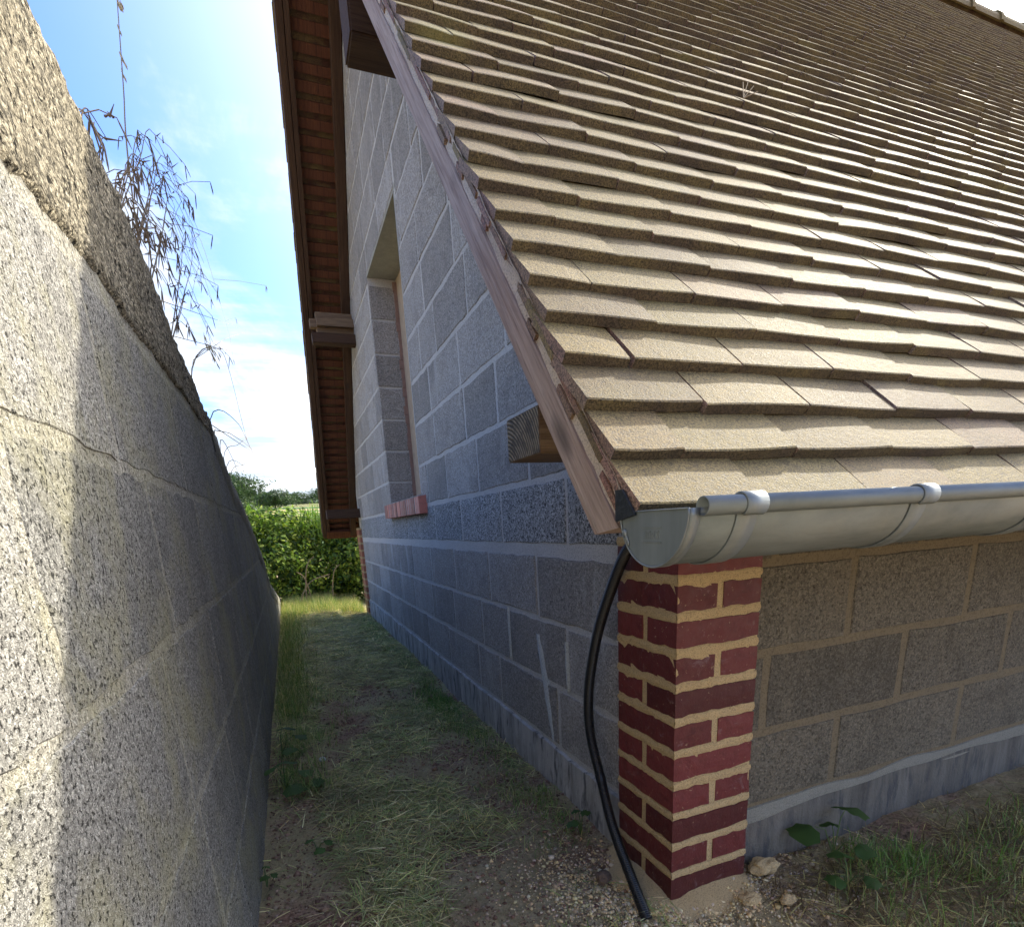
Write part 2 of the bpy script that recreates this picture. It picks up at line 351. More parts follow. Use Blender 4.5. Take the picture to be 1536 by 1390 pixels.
def blades(name, mat, base, dirs, length, width, tint, droop, kind='stuff'):
    """many curved blades in one mesh: base (n,3), dirs (n,3) unit, droop bends down"""
    n = len(base); side = np.cross(dirs, np.array([0, 0, 1.])); side += rng.normal(0, .25, side.shape)
    side /= np.linalg.norm(side, axis=1)[:, None]+1e-9
    V = np.empty((n, 7, 3)); L = length[:, None]; Wd = width[:, None]
    for k, t in enumerate((0, .4, .75)):
        c = base+dirs*L*t; c[:, 2] -= droop*length*t*t
        ww = Wd*(1, .85, .55)[k]; V[:, 2*k] = c-side*ww/2; V[:, 2*k+1] = c+side*ww/2
    c = base+dirs*L; c[:, 2] -= droop*length; V[:, 6] = c
    o = np.arange(n)[:, None]*7
    quads = np.concatenate([o+np.array([[0, 1, 3, 2]]), o+np.array([[2, 3, 5, 4]])]); tris = o+np.array([[4, 5, 6]])
    me = bpy.data.meshes.new(name); me.vertices.add(n*7); me.vertices.foreach_set('co', V.ravel())
    nl = quads.size+tris.size; me.loops.add(nl); me.loops.foreach_set('vertex_index', np.concatenate([quads.ravel(), tris.ravel()]))
    npol = len(quads)+len(tris); me.polygons.add(npol)
    st = np.concatenate([np.arange(len(quads))*4, quads.size+np.arange(len(tris))*3]); me.polygons.foreach_set('loop_start', st)
    me.update(calc_edges=True); me.validate()
    a = me.color_attributes.new('tint', 'FLOAT_COLOR', 'POINT'); col = np.ones((n, 7, 4)); col[:, :, :3] = tint[:, None, :]
    a.data.foreach_set('color', col.ravel()); o_ = link(name, me, mat)
    if kind: o_['kind'] = kind
    return o_
def leaves(name, mat, cen, nrm, size, tint, parent=None, asp=.55):
    """leaf-sized folded quads"""
    n = len(cen); nrm = nrm/(np.linalg.norm(nrm, axis=1)[:, None]+1e-9)
    a = np.cross(nrm, rng.normal(0, 1, (n, 3))); a /= np.linalg.norm(a, axis=1)[:, None]+1e-9; b = np.cross(nrm, a)
    s = size[:, None]; V = np.empty((n, 6, 3))
    V[:, 0] = cen-a*s*.5; V[:, 1] = cen-a*s*.15+b*s*asp*.42+nrm*s*.09; V[:, 2] = cen+a*s*.25+b*s*asp*.36+nrm*s*.07
    V[:, 3] = cen+a*s*.55-nrm*s*.06; V[:, 4] = cen+a*s*.25-b*s*asp*.36+nrm*s*.07; V[:, 5] = cen-a*s*.15-b*s*asp*.42+nrm*s*.09
    o = np.arange(n)[:, None]*6; q = np.concatenate([o+np.array([[0, 1, 2, 3]]), o+np.array([[0, 3, 4, 5]])])
    me = bpy.data.meshes.new(name); me.vertices.add(n*6); me.vertices.foreach_set('co', V.ravel())
    me.loops.add(q.size); me.loops.foreach_set('vertex_index', q.ravel()); me.polygons.add(len(q))
    me.polygons.foreach_set('loop_start', np.arange(len(q))*4); me.update(calc_edges=True); me.validate()
    at = me.color_attributes.new('tint', 'FLOAT_COLOR', 'POINT'); col = np.ones((n, 6, 4)); col[:, :, :3] = tint[:, None, :]
    at.data.foreach_set('color', col.ravel()); return link(name, me, mat, parent)
def crumbs(name, mat, cen, size, tint):
    n = len(cen); base = np.array([[1, 0, 0], [-1, 0, 0], [0, 1, 0], [0, -1, 0], [0, 0, 1], [0, 0, -1]], float)
    Q = rng.normal(0, 1, (n, 3, 3)); Q, _ = np.linalg.qr(Q)
    k = rng.uniform(.45, 1.1, (n, 6, 1)); V = np.einsum('nij,kj->nki', Q, base)*k*size[:, None, None]; V[:, :, 2] *= .7; V += cen[:, None, :]
    f = np.array([[0, 2, 4], [2, 1, 4], [1, 3, 4], [3, 0, 4], [2, 0, 5], [1, 2, 5], [3, 1, 5], [0, 3, 5]])
    T = (np.arange(n)[:, None, None]*6+f[None]).reshape(-1, 3)
    me = bpy.data.meshes.new(name); me.vertices.add(n*6); me.vertices.foreach_set('co', V.ravel())
    me.loops.add(T.size); me.loops.foreach_set('vertex_index', T.ravel()); me.polygons.add(len(T))
    me.polygons.foreach_set('loop_start', np.arange(len(T))*3); me.update(calc_edges=True); me.validate()
    at = me.color_attributes.new('tint', 'FLOAT_COLOR', 'POINT'); col = np.ones((n, 6, 4)); col[:, :, :3] = tint[:, None, :]
    at.data.foreach_set('color', col.ravel()); o = link(name, me, mat); o['kind'] = 'stuff'; return o

def nmask(x, y, f, seed): return np.array([mn.noise(Vector((a*f, b*f, seed))) for a, b in zip(x, y)])
# ---------------------------------------------------------------- dimensions
GX, FY = .026, .046                 # gable wall face x, front wall face y
YE = 5.28                           # far end of the gable blocks
XR = 6.5                            # far end of the building
EX, EY, EZ = -.351, -.374, .902     # eave corner of the tiles (top of nose)
TH = R(49.96); CT, ST = math.cos(TH), math.sin(TH); TT = ST/CT
YM = 2.77; ZM = EZ+(YM-EY)*TT; YF = 2*YM-EY
def roof_z(y, perp=0.0):            # height of the roof line, perp = distance under the line of tile noses
    yy = y if y <= YM else 2*YM-y
    return EZ+(yy-EY)*TT-perp/CT
ROW = [.152, .364, .576, .788]      # course joints
RING0, RING1 = .815, 1.010

# ---------------------------------------------------------------- ground
def axis(lo, hi, fine, ends):
    a = list(np.arange(lo, hi+1e-6, fine)); s = fine; x = hi
    while x < ends: s *= 1.28; x += s; a.append(x)
    s = fine; x = lo
    while x > -ends: s *= 1.28; x -= s; a.insert(0, x)
    return np.array(a)
gx, gy = axis(-.96, 1.7, .022, 700), axis(-1.2, 6.6, .026, 900)
def ground_h(x, y):
    h = .020*mn.noise(Vector((x*2.3, y*2.3, .3)))+.012*mn.noise(Vector((x*8, y*8, 4)))+.009*mn.noise(Vector((x*30, y*30, 9)))
    if y > .3 and abs(x-.0) < .5: h += .012*math.exp(-((x+.16)/.07)**2)*min(1, (y-.3)/.5)
    h -= .010
    d = min(1, max(0, (y-1)/5)); h += -.03*d if x > -.3 else .03*d
    if y > 20: h += .0515*(y-20)*(1-math.exp(-(y-20)/60)) if y < 420 else .0515*400
    r = math.hypot(x, y)
    if r > 15: h += 1.5*mn.noise(Vector((x*.004, y*.004, 2)))*min(1, (r-15)/100)
    return h
V = [(x, y, ground_h(x, y)) for y in gy for x in gx]; nx = len(gx)
Fc = [(j*nx+i, j*nx+i+1, (j+1)*nx+i+1, (j+1)*nx+i) for j in range(len(gy)-1) for i in range(nx-1)]
tag(link('ground', mesh('ground', V, Fc, True), M['soil']), kind='structure')
# wooded hill, left, behind the hedge
V = []; Fc = []; K = 40
for j in range(K+1):
    for i in range(K+1):
        u, v = i/K*2-1, j/K*2-1; r = min(1, math.hypot(u, v))
        V.append((-31+u*27, 230+v*60, 6+18*(1-r*r)+1.5*mn.noise(Vector((u*3, v*3, 1)))))
for j in range(K):
    for i in range(K): a = j*(K+1)+i; Fc.append((a, a+1, a+K+2, a+K+1))
tag(link('hill', mesh('hill', V, Fc, True), flat('hill_grass', (.08, .10, .05))), kind='structure')

# ---------------------------------------------------------------- the outbuilding
B = tag(empty('outbuilding', (0, 0, 0)), 'grey concrete-block outbuilding with steep brown tiled roof and red brick corner pier', 'building')
RAKE = 45
# --- gable wall: mortar body + blocks
wy0, wy1, wz0, wz1 = 2.30, 3.33, 1.085, 2.545      # window opening
mb = MB(); mx = GX+.0022; tk = .20
def body(poly): mb.prism([(mx, y, z) for y, z in poly], (tk, 0, 0))
top = lambda y: roof_z(y, .16)
body([(.10, -.05), (wy0, -.05), (wy0, top(wy0)), (.10, top(.10))])
body([(wy0, -.05), (wy1, -.05), (wy1, wz0-.02), (wy0, wz0-.02)])
body([(wy0, wz1+.001), (wy1, wz1+.001), (wy1, top(wy1)), (YM, top(YM)), (wy0, top(wy0))])
body([(wy1, -.05), (YE+.12, -.05), (YE+.12, top(YE+.12)), (wy1, top(wy1))])
gable = mb.build('gable_wall', M['mortar_grey'], B)
JN = .0062
def gable_block(y0, y1, z0, z1, mat='block_gable', jit=.004):
    poly = [(y0+JN, z0+JN), (y1-JN, z0+JN), (y1-JN, z1-JN), (y0+JN, z1-JN)]
    poly = clip(poly, -TT, 1, EZ-EY*TT-.165/CT)
    if len(poly) > 2: poly = clip(poly, TT, 1, EZ+(2*YM-EY)*TT-.165/CT)
    if len(poly) > 2: piece('block', poly, (GX+random.uniform(-.0018, .0006), 0, 0), (0, 1, 0), (0, 0, 1), (-1, 0, 0), .03, M[mat], gable, jit+.0025, .05)
def span(joints, z0, z1, mat='block_gable', jit=.004):
    for a, b in zip(joints[:-1], joints[1:]):
        if b <= wy0 or a >= wy1 or z1 <= wz0+.01 or z0 >= wz1-.01: gable_block(a, b, z0, z1, mat, jit)
        else:
            if a < wy0-.04: gable_block(a, wy0+JN, z0, z1, mat, jit)
            if b > wy1+.04: gable_block(wy1-JN, b, z0, z1, mat, jit)
            if z0 < wz1 < z1-.03: gable_block(max(a, wy0), min(b, wy1), wz1+.004, z1, mat, jit)
            if z0 < wz0: gable_block(max(a, wy0), min(b, wy1), z0, wz0, mat, jit)
def fill(js, step=.5):
    js = list(js)
    while js[-1] < YE-.12: js.append(min(YE, js[-1]+step+random.choice((0, 0, 0, -.12, -.2))))
    if YE-js[-1] > .02: js.append(YE)
    js[-1] = YE; return js
span(fill([.224, .62, 1.16, 1.44, 1.95]), ROW[0], ROW[1])
span(fill([.224, .545, 1.029, 1.35, 1.80, 2.27]), ROW[1], ROW[2])
span(fill([.224, .75, 1.22, 1.73, 2.22]), ROW[2], ROW[3])
span(fill([.224, .527, 1.044, 1.56, 2.04]), RING0, RING1, 'block_ring', .002)
z = RING1+.004; k = 0
while z < ZM:
    span(fill([-.2, (.28, .53, .40)[k % 3], (.78, 1.03, .92)[k % 3], (1.28, 1.40, 1.43)[k % 3], (1.75, 1.9, 1.93)[k % 3]]), z, z+.212); z += .212; k += 1
# plinth, mortar ledge and smears
def slab_strip(name, a, b, z0f, z1f, axis_y=True, off=.012, mat='plinth', parent=None, n=60, th=.03):
    vs = []; fs = []
    for i in range(n+1):
        s = a+(b-a)*i/n; wv = .004*mn.noise(Vector((s*5, 1, 7)))
        t0, t1 = z0f(s), z1f(s)
        for j, (z_, o_) in enumerate([(t0, off+wv), (t0*.5+t1*.5, off+.002+wv), (t1-.006, off-.001+wv*.5), (t1, -.02)]):
            vs.append((GX-o_, s, z_) if axis_y else (s, FY-o_, z_))
    for i in range(n):
        for j in range(3): q = i*4+j; f = (q, q+1, q+5, q+4); fs.append(f if not axis_y else f[::-1])
    return link(name, mesh(name, vs, fs), M[mat], parent)
slab_strip('plinth', .222, YE+.02, lambda s: -.12, lambda s: ROW[0]-.004+.008*mn.noise(Vector((s*3, 0, 0)))+.007*mn.noise(Vector((s*23, 5, 0))), True, .010, 'plinth', gable, 400)
def smear(parent, pts, wid, mat, org, U, V_, N, seed):
    L = []; Rr = []; n = len(pts)
    for i, (u, v) in enumerate(pts):
        t = i/(n-1); ww = wid*(.35+.9*math.sin(math.pi*min(1, t*.85+.12)))*(1+.35*mn.noise(Vector((i*1.3, seed, 0))))
        L.append((u-ww/2, v)); Rr.append((u+ww/2, v))
    org, U, V_, N = map(Vector, (org, U, V_, N)); vs = []; fs = []
    for (a, b), (c, d) in zip(L, Rr):
        for k in range(5):
            t = k/4; x = a+(c-a)*t; y = b+(d-b)*t+.004*mn.noise(Vector((k, y if False else b*40, seed)))
            vs.append(org+U*x+V_*y+N*(.0035*math.sin(math.pi*t)+.0012-(.0035 if k in (0, 4) else 0)))
    for i in range(n-1):
        for k in range(4): q = i*5+k; f = (q, q+1, q+6, q+5); fs.append(f if U.cross(V_).dot(N) > 0 else f[::-1])
    return link('mortar_smear', mesh('mortar_smear', vs, fs, True), M[mat], parent)
gf = ((GX, 0, 0), (0, 1, 0), (0, 0, 1), (-1, 0, 0))
def vline(y0, z0, y1, z1, n=14): return [(y0+(y1-y0)*i/(n-1)+.006*mn.noise(Vector((i*.8, y0*9, 3))), z0+(z1-z0)*i/(n-1)) for i in range(n)]
smear(gable, vline(.76, .52, .665, .16), .045, 'mortar_white', *gf, 1)
smear(gable, vline(.552, .53, .548, .37), .018, 'mortar_white', *gf, 2)
smear(gable, vline(1.03, .58, 1.025, .38), .020, 'mortar_white', *gf, 4)
# --- window: reveal blocks, lintel soffit, closing board, brick sill
wn = MB(); wn.box(GX+.196, GX+.206, wy0+.001, wy1-.001, wz0, wz1); wn.build('window_board', M['panel'], B)
lt = MB(); lt.box(GX+.002, GX+.20, wy0-.15, wy1+.0, wz1-.004, wz1+.02); lt.build('lintel', M['lintel'], B)
zz = wz0-.02
jz = [wz0-.02]+[RING1+.004+.212*i for i in range(1, 8)]
for a, b in zip(jz[:-1], jz[1:]):
    piece('jamb_block', [(GX+.001, a+JN), (GX+.188, a+JN), (GX+.188, min(b, wz1)-JN), (GX+.001, min(b, wz1)-JN)], (0, wy1-.006, 0), (1, 0, 0), (0, 0, 1), (0, -1, 0), .03, M['block_gable'], gable)
    piece('jamb_block', [(GX+.001, a+JN), (GX+.188, a+JN), (GX+.188, min(b, wz1)-JN), (GX+.001, min(b, wz1)-JN)], (0, wy0+.006, 0), (1, 0, 0), (0, 0, 1), (0, 1, 0), .03, M['block_gable'], gable)
# ragged red and pale mortar stripe beside the frame
st = MB()
for i in range(24):
    z0 = wz0+i*.06; st.box(GX+.165+random.uniform(0, .014), GX+.197, wy1-.020, wy1-.001, z0, z0+.058)
st.build('frame_mortar', M['frame_mortar'], B)
st = MB(); st.box(GX+.001, GX+.012, wy0+.0065, wy0+.012, wz0, wz1-.01); st.build('jamb_edge_mortar', M['mortar_white'], B)
sill = MB(); sill.box(GX-.0435, GX+.12, wy0-.104, wy1+.024, .972, 1.056); sill = sill.build('window_sill', M['mortar_white'], B)
n = 19; p = (wy1+.03-(wy0-.11))/n
for i in range(n):
    y0 = wy0-.11+i*p
    bb = MB(); jx = random.uniform(-.002, .002); pr = [(GX-.046+jx, y0+.004, .968), (GX-.046+jx, y0+.004, 1.060), (GX+.13, y0+.004, 1.085), (GX+.13, y0+.004, .968)]
    bb.prism(pr, (0, p-.013, 0)); o = bb.build('brick', M['brick_sill'], sill)

# --- front wall
mb = MB(); mb.box(.12, XR, FY+.002, FY+.19, -.05, roof_z(FY+.19, .16)); front = mb.build('front_wall', M['mortar_tan'], B)
def front_row(js, z0, z1, mat='block_front'):
    for a, b in zip(js[:-1], js[1:]):
        piece('block', [(a+.008, z0+.008), (b-.008, z0+.008), (b-.008, z1-.008), (a+.008, z1-.008)], (0, FY+random.uniform(-.001, .001), 0), (1, 0, 0), (0, 0, 1), (0, -1, 0), .03, M[mat], front, .006)
def fj(js): 
    while js[-1] < XR: js.append(min(XR, js[-1]+.505))
    return js
front_row(fj([.20, .565, 1.088]), .152, .352); front_row(fj([.20, .303, .80, 1.273]), .352, .557); front_row(fj([.20, .573, 1.047]), .557, .772)
front_row(fj([.20, .31, .82, 1.31]), .772, .984); front_row(fj([.20, .56, 1.05]), .984, 1.196)
slab_strip('plinth', .20, XR, lambda s: -.12, lambda s: ROW[0]-.022+.016*mn.noise(Vector((s*4, 3, 0))), False, .006, 'plinth_shaded', front, 160)
slab_strip('mortar_bed', .20, XR, lambda s: .08, lambda s: ROW[0]+.004+.014*mn.noise(Vector((s*5, 8, 0))), False, .003, 'mortar_old', front, 160)
# other walls, only seen from elsewhere
mb = MB(); mb.box(.12, XR, 5.30, 5.49, -.05, roof_z(5.30, .16)); mb.build('back_wall', M['block_gable'], B)
mb = MB(); mb.prism([(XR-.2, y, z_) for y, z_ in ((.24, -.05), (5.29, -.05), (5.29, top(5.29)), (YM, top(YM)), (.24, top(.24)))], (.19, 0, 0)); mb.build('end_wall', M['block_gable'], B)

# --- brick piers
def rough_brick(w_, d_, h_, seed):
    """brick with worn edges, origin at corner; visible faces -X and -Y slightly irregular"""
    rs = random.Random(seed); bm = bmesh.new()
    bmesh.ops.create_cube(bm, size=1); bmesh.ops.scale(bm, vec=(w_, d_, h_), verts=bm.verts); bmesh.ops.translate(bm, vec=(w_/2, d_/2, h_/2), verts=bm.verts)
    for ax, L in ((0, w_), (1, d_), (2, h_)):
        cuts = {0: max(1, int(w_/.022)), 1: max(1, int(d_/.022)), 2: 1}[ax]
        eds = [e for e in bm.edges if abs(e.verts[0].co[ax]-e.verts[1].co[ax]) > L*.9]
        bmesh.ops.subdivide_edges(bm, edges=eds, cuts=cuts, use_grid_fill=True)
    for v in bm.verts:
        nb = sum(1 for a, L in ((0, w_), (1, d_), (2, h_)) if v.co[a] < 1e-5 or v.co[a] > L-1e-5)
        if nb >= 2:
            c = Vector((w_/2, d_/2, h_/2)); 
            if v.co.z < 1e-5: v.co.z += rs.uniform(0, .0055)
            elif v.co.z > h_-1e-5: v.co.z -= rs.uniform(0, .0055)
            for a, L in ((0, w_), (1, d_)):
                if v.co[a] < 1e-5: v.co[a] += rs.uniform(0, .0016)
                elif v.co[a] > L-1e-5: v.co[a] -= rs.uniform(0, .002)
        else:
            for a in range(3): v.co[a] += rs.uniform(-.0006, .0006)
    me = bpy.data.meshes.new('brick'); bm.to_mesh(me); bm.free(); return me
PW, CH, BH = .224, .0768, .0590
BM = {('A', k): rough_brick(PW, .1035, BH, 10+k) for k in range(4)}
BM.update({('B', k): rough_brick(.1035, PW, BH, 30+k) for k in range(4)})
def pier(y0, matb, n, z0=0.0):
    q = MB()
    q.box(.0022, PW-.002, y0+.0022, y0+PW-.002, z0-.05, z0+n*CH)
    po = q.build('brick_pier', M['mortar_sand'], B)
    # rough mortar bulging between the bricks
    vs = []; fs = []; base = 0
    for face in (0, 1):
        for c in range(n):
            zc = z0+(c+1)*CH-.009
            N_ = 40
            for i in range(N_+1):
                s = PW*i/N_; a = .0088+.0040*mn.noise(Vector((s*60, c*3.1, face)))+.0045*mn.noise(Vector((s*150, c*3.1, face))); b_ = .0088+.0040*mn.noise(Vector((s*60+9, c*3.1, face)))+.0045*mn.noise(Vector((s*150, c*3.1+5, face)))
                for zc2, o in ((zc-a, -.0005), (zc, .0020+.0014*mn.noise(Vector((s*90, c, face+3)))), (zc+b_, -.0005)):
                    vs.append((s, y0-o, zc2) if face == 0 else (-o, y0+s, zc2))
            for i in range(N_):
                for j in range(2): qd = base+i*3+j; f = (qd, qd+3, qd+4, qd+1); fs.append(f if face == 0 else f[::-1])
            base += (N_+1)*3
    link('mortar_bed', mesh('mortar_bed', vs, fs, True), M['mortar_sand'], po)
    for c in range(n):
        zz = z0+c*CH; long_x = (c % 2 == 0)
        for s in (0, 1):
            me = BM[('A' if long_x else 'B', random.randrange(4))]
            if me.materials and me.materials[0] is not M[matb]:
                me = me.copy(); me.materials[0] = M[matb]
            o = link('brick', me, M[matb], po); jx = random.uniform(-.0012, .0012)
            o.location = (0+jx, y0+s*.1205+(.0 if s else 0)+jx, zz) if long_x else (s*.1205+jx, y0+jx, zz)
    return po
pier(0.0, 'brick', 11)
pier(YE, 'brick_far', 12)

# --- roof timbers
def rake_box(name, x0, x1, p0, p1, s0, s1, mat, side=1, cut=0.0):
    """box along the slope; s = distance from the eave along the slope, p = depth below the nose line; local X runs along the slope"""
    L = s1-s0; mbx = MB()
    mbx.prism([(0, 0, -p0), (L, 0, -p0), (L, 0, -p1), (cut, 0, -p1)], (0, 1, 0))
    me = mesh(name, [(v[0], v[1]*(x1-x0), v[2]) for v in mbx.v], mbx.f)
    bm = bmesh.new(); bm.from_mesh(me); bmesh.ops.recalc_face_normals(bm, faces=bm.faces); bm.to_mesh(me); bm.free()
    o = link(name, me, M[mat], B)
    if side == 1: A = Vector((0, CT, ST)); base = Vector((x0, EY, EZ))+A*s0
    else: A = Vector((0, -CT, ST)); base = Vector((x0, YF, EZ))+A*s0
    N = Vector((0, -ST, CT)) if side == 1 else Vector((0, ST, CT))
    mtx = Matrix((A, Vector((1, 0, 0)), N)).transposed().to_4x4(); mtx.translation = base; o.matrix_world = mtx; return o
SL = (YM-EY)/CT
# verge rafters
vr = rake_box('verge_rafter', EX, EX+.042, .050, .098, .012, SL, 'wood_rake', 1, .030)
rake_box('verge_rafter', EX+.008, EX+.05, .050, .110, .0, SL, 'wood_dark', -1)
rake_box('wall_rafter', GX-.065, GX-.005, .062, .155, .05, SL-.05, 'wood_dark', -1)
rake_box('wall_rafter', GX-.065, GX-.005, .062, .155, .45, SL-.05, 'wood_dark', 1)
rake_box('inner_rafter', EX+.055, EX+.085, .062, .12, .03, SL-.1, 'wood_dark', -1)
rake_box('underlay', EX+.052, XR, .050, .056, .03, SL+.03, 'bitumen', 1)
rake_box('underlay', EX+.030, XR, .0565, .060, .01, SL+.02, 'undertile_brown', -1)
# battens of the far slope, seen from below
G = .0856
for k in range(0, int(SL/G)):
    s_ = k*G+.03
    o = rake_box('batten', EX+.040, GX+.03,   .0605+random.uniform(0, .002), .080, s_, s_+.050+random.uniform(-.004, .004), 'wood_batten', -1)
# purlins and plates
def beam(name, x0, x1, y0, y1, z0, z1, mat, endmat=None, bev=.006, label=None):
    bm = bmesh.new(); bmesh.ops.create_cube(bm, size=1)
    bmesh.ops.scale(bm, vec=(x1-x0, y1-y0, z1-z0), verts=bm.verts); bmesh.ops.bevel(bm, geom=bm.edges[:], offset=bev, segments=2, affect='EDGES')
    me = bpy.data.meshes.new(name); bm.to_mesh(me); bm.free(); o = link(name, me, M[mat], B); o.location = ((x0+x1)/2, (y0+y1)/2, (z0+z1)/2)
    if endmat:
        me.materials.append(M[endmat])
        for p_ in me.polygons:
            if p_.normal.x < -.9 and p_.area > .3*(y1-y0)*(z1-z0): p_.material_index = 1
    if label: o['label'] = label
    return o
beam('wall_plate', -.20, GX+.1, .205, .385, 1.030, 1.125, 'wood_beam', 'endgrain', .002, 'sawn wall plate end poking out of the gable wall')
beam('purlin', -.31, GX+.1, 1.24, 1.39, 2.40, 2.69, 'wood_dark', None, .006)
beam('purlin', -.31, GX+.1, 4.14, 4.30, 2.44, 2.60, 'wood_beam', None, .05, 'rounded brown purlin under the far rake')
beam('purlin', -.31, GX+.1, 4.12, 4.22, 2.36, 2.435, 'wood_dark', None, .006)
beam('wall_plate', -.31, GX+.1, 5.20, 5.36, 1.03, 1.12, 'wood_dark', None, .004)
rake_box('eave_board', EX+.05, GX+.06, .10, .13, .005, .10, 'wood_batten', -1)
# black flashing upstand between gutter and verge
fl = MB(); fl.prism([(EX-.003, -.326, .922), (EX-.003, -.340, .922), (EX-.003, -.366, .893), (EX-.003, -.326, .886)], (.003, 0, 0)); fl.build('flashing', M['bitumen'], B)
fl = MB(); fl.box(-.31, XR, -.32, -.305, .865, .905); fl.build('fascia_board', M['wood_dark'], B)

# --- verge mortar: rough fillet between rafter and tiles
vs = []; fs = []; n = 220
for i in range(n+1):
    s = .02+(SL-.04)*i/n
    for j in range(6):
        t = j/5; pp = .051-.034*t
        dx = .004+.004*mn.noise(Vector((s*9, t*2, 1)))+.003*mn.noise(Vector((s*40, t*6, 5)))+.012*t*(1-t)
        A = Vector((EX+dx-.004*t, EY, EZ))+Vector((0, CT, ST))*s+Vector((0, ST, -CT))*pp
        vs.append(A)
for i in range(n):
    for j in range(5): q = i*6+j; fs.append((q, q+6, q+7, q+1))
link('verge_mortar', mesh('verge_mortar', vs, fs, True), M['mortar_verge'], B)
# solid bedding behind it
rake_box('mortar_bedding', EX+.012, EX+.10, .020, .049, .02, SL, 'mortar_verge', 1)
rake_box('mortar_bedding', EX+.014, EX+.045, .020, .049, .0, SL, 'mortar_verge', -1)

# --- roof tiles
TW, TL, TTH = .190, .215, .0155
def tile_mesh(wd, seed, nxs=6):
    rs = random.Random(seed); arch = rs.uniform(-.0006, .0016); tw = rs.uniform(-.0020, .0020); droop = rs.uniform(.0002, .0014); bow = rs.uniform(0, .003)
    TL_ = TL if wd > .183 else .118
    ys = [0, .0025, .012, .026, .045, .085, TL_]; vs = []; fs = []
    def topz(u, y):
        a = arch*(1-(2*u-1)**2)*(1 if y < .12 else .5); d = -droop*max(0, 1-y/.045)**2*(1.1-.5*abs(2*u-1)); e = tw*(2*u-1)*(1-y/TL)
        return a+d+e+(-.0012 if y == 0 else 0)
    for layer in (0, 1):
        for y in ys:
            for i in range(nxs+1):
                u = i/nxs; z = topz(u, max(y, .0026) if layer else y)-(TTH if layer else 0)
                yo = bow*((2*u-1)**2) if y < .02 else 0
                vs.append(((u-.5)*wd, y+yo+(.001 if layer else 0), z))
    ny = len(ys); st_ = nxs+1; o = ny*st_
    for j in range(ny-1):
        for i in range(nxs):
            q = j*st_+i; fs.append((q, q+1, q+st_+1, q+st_)); fs.append((o+q, o+q+st_, o+q+st_+1, o+q+1))
    for i in range(nxs): fs.append((i, o+i, o+i+1, i+1)); q = (ny-1)*st_+i; fs.append((q, q+1, o+q+1, o+q))
    for j in range(ny-1): q = j*st_; fs.append((q, q+st_, o+q+st_, o+q)); q += nxs; fs.append((q, o+q, o+q+st_, q+st_))
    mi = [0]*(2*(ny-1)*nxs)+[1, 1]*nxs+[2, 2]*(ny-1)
    return vs, fs, mi
VAR = [tile_mesh(TW-.0036, s) for s in range(14)]; HALF = [tile_mesh(.1015, 50+s, 3) for s in range(4)]; FULLE = [tile_mesh(.1795, 70+s) for s in range(4)]
TM = {}
def tmesh(kind, i):
    if (kind, i) not in TM:
        vs, fs, mi = {'v': VAR, 'h': HALF, 'e': FULLE}[kind][i]; me = mesh('roof_tile', vs, fs, True)
        me.polygons.foreach_set('use_smooth', [False]*len(me.polygons)); [me.materials.append(M[q_]) for q_ in ('tile', 'tile_end', 'tile_side')]; me.polygons.foreach_set('material_index', mi); TM[(kind, i)] = me
    return TM[(kind, i)]
TILT = math.atan2(TTH*1.0, G)
def tile_matrix(xc, k, side, rs):
    A = Vector((0, CT, ST)) if side == 1 else Vector((0, -CT, ST)); base = Vector((xc, EY if side == 1 else YF, EZ))+A*(k*G+rs.uniform(-.0025, .0025))
    ang = TH-TILT+rs.gauss(0, .010); sg = 1 if side == 1 else -1
    Y = Vector((0, math.cos(ang)*sg, math.sin(ang))); X = Vector((sg, 0, rs.gauss(0, .007))).normalized(); X = (X-Y*X.dot(Y)).normalized(); Z = X.cross(Y)
    rz = rs.gauss(0, .006); X2 = X*math.cos(rz)+Y*math.sin(rz); Y2 = Z.cross(X2)
    mt = Matrix((X2, Y2, Z)).transposed().to_4x4(); mt.translation = base+Z*rs.uniform(-.0002, .0014); f_ = min(1, (SL-k*G-.01)/TL)
    return mt@Matrix.Diagonal((1, f_, 1, 1))
rows = int((SL-.07)/G); items = []
for side in (1, -1):
    for k in range(rows):
        rs = random.Random(k*977+side); even = k % 2 == 0
        if even: first = ('e', EX+.182/2, .182)
        else: first = ('h', EX+.104/2, .104)
        x = EX+first[2]; items.append((first[0], rs.randrange(4), tile_matrix(first[1]+rs.uniform(-.003, .003), k, side, rs), side, k))
        while x < XR: items.append(('v', rs.randrange(14), tile_matrix(x+TW/2, k, side, rs), side, k)); x += TW
def screen(Pt):
    v = Pt-CAM; zc = v.dot(FW)
    if zc < .05: return None
    return (PX+F_PX*v.dot(RT)/zc, PY-F_PX*v.dot(UP)/zc, zc)
near = []
for idx, it in enumerate(items):
    if it[3] != 1: continue
    sc = screen(it[2].translation)
    if sc and -60 < sc[0] < 1640 and -40 < sc[1] < 1440: near.append((sc[2], idx))
near = sorted(near)[:298]; keep = {i for _, i in near}
roof = tag(empty('tiled_roof')); roof.parent = B
for idx in sorted(keep):
    kd, vi, mt, sd, k = items[idx]; o = link('roof_tile', tmesh(kd, vi), None, roof); o.matrix_world = mt
av, af, am = [], [], []
for idx, (kd, vi, mt, sd, k) in enumerate(items):
    if idx in keep: continue
    vs, fs, mi = {'v': VAR, 'h': HALF, 'e': FULLE}[kd][vi]; b = len(av); am += mi
    A = np.array(vs)@np.array(mt.to_3x3()).T+np.array(mt.translation); av.extend(A.tolist()); af.extend([tuple(b+i for i in f) for f in fs])
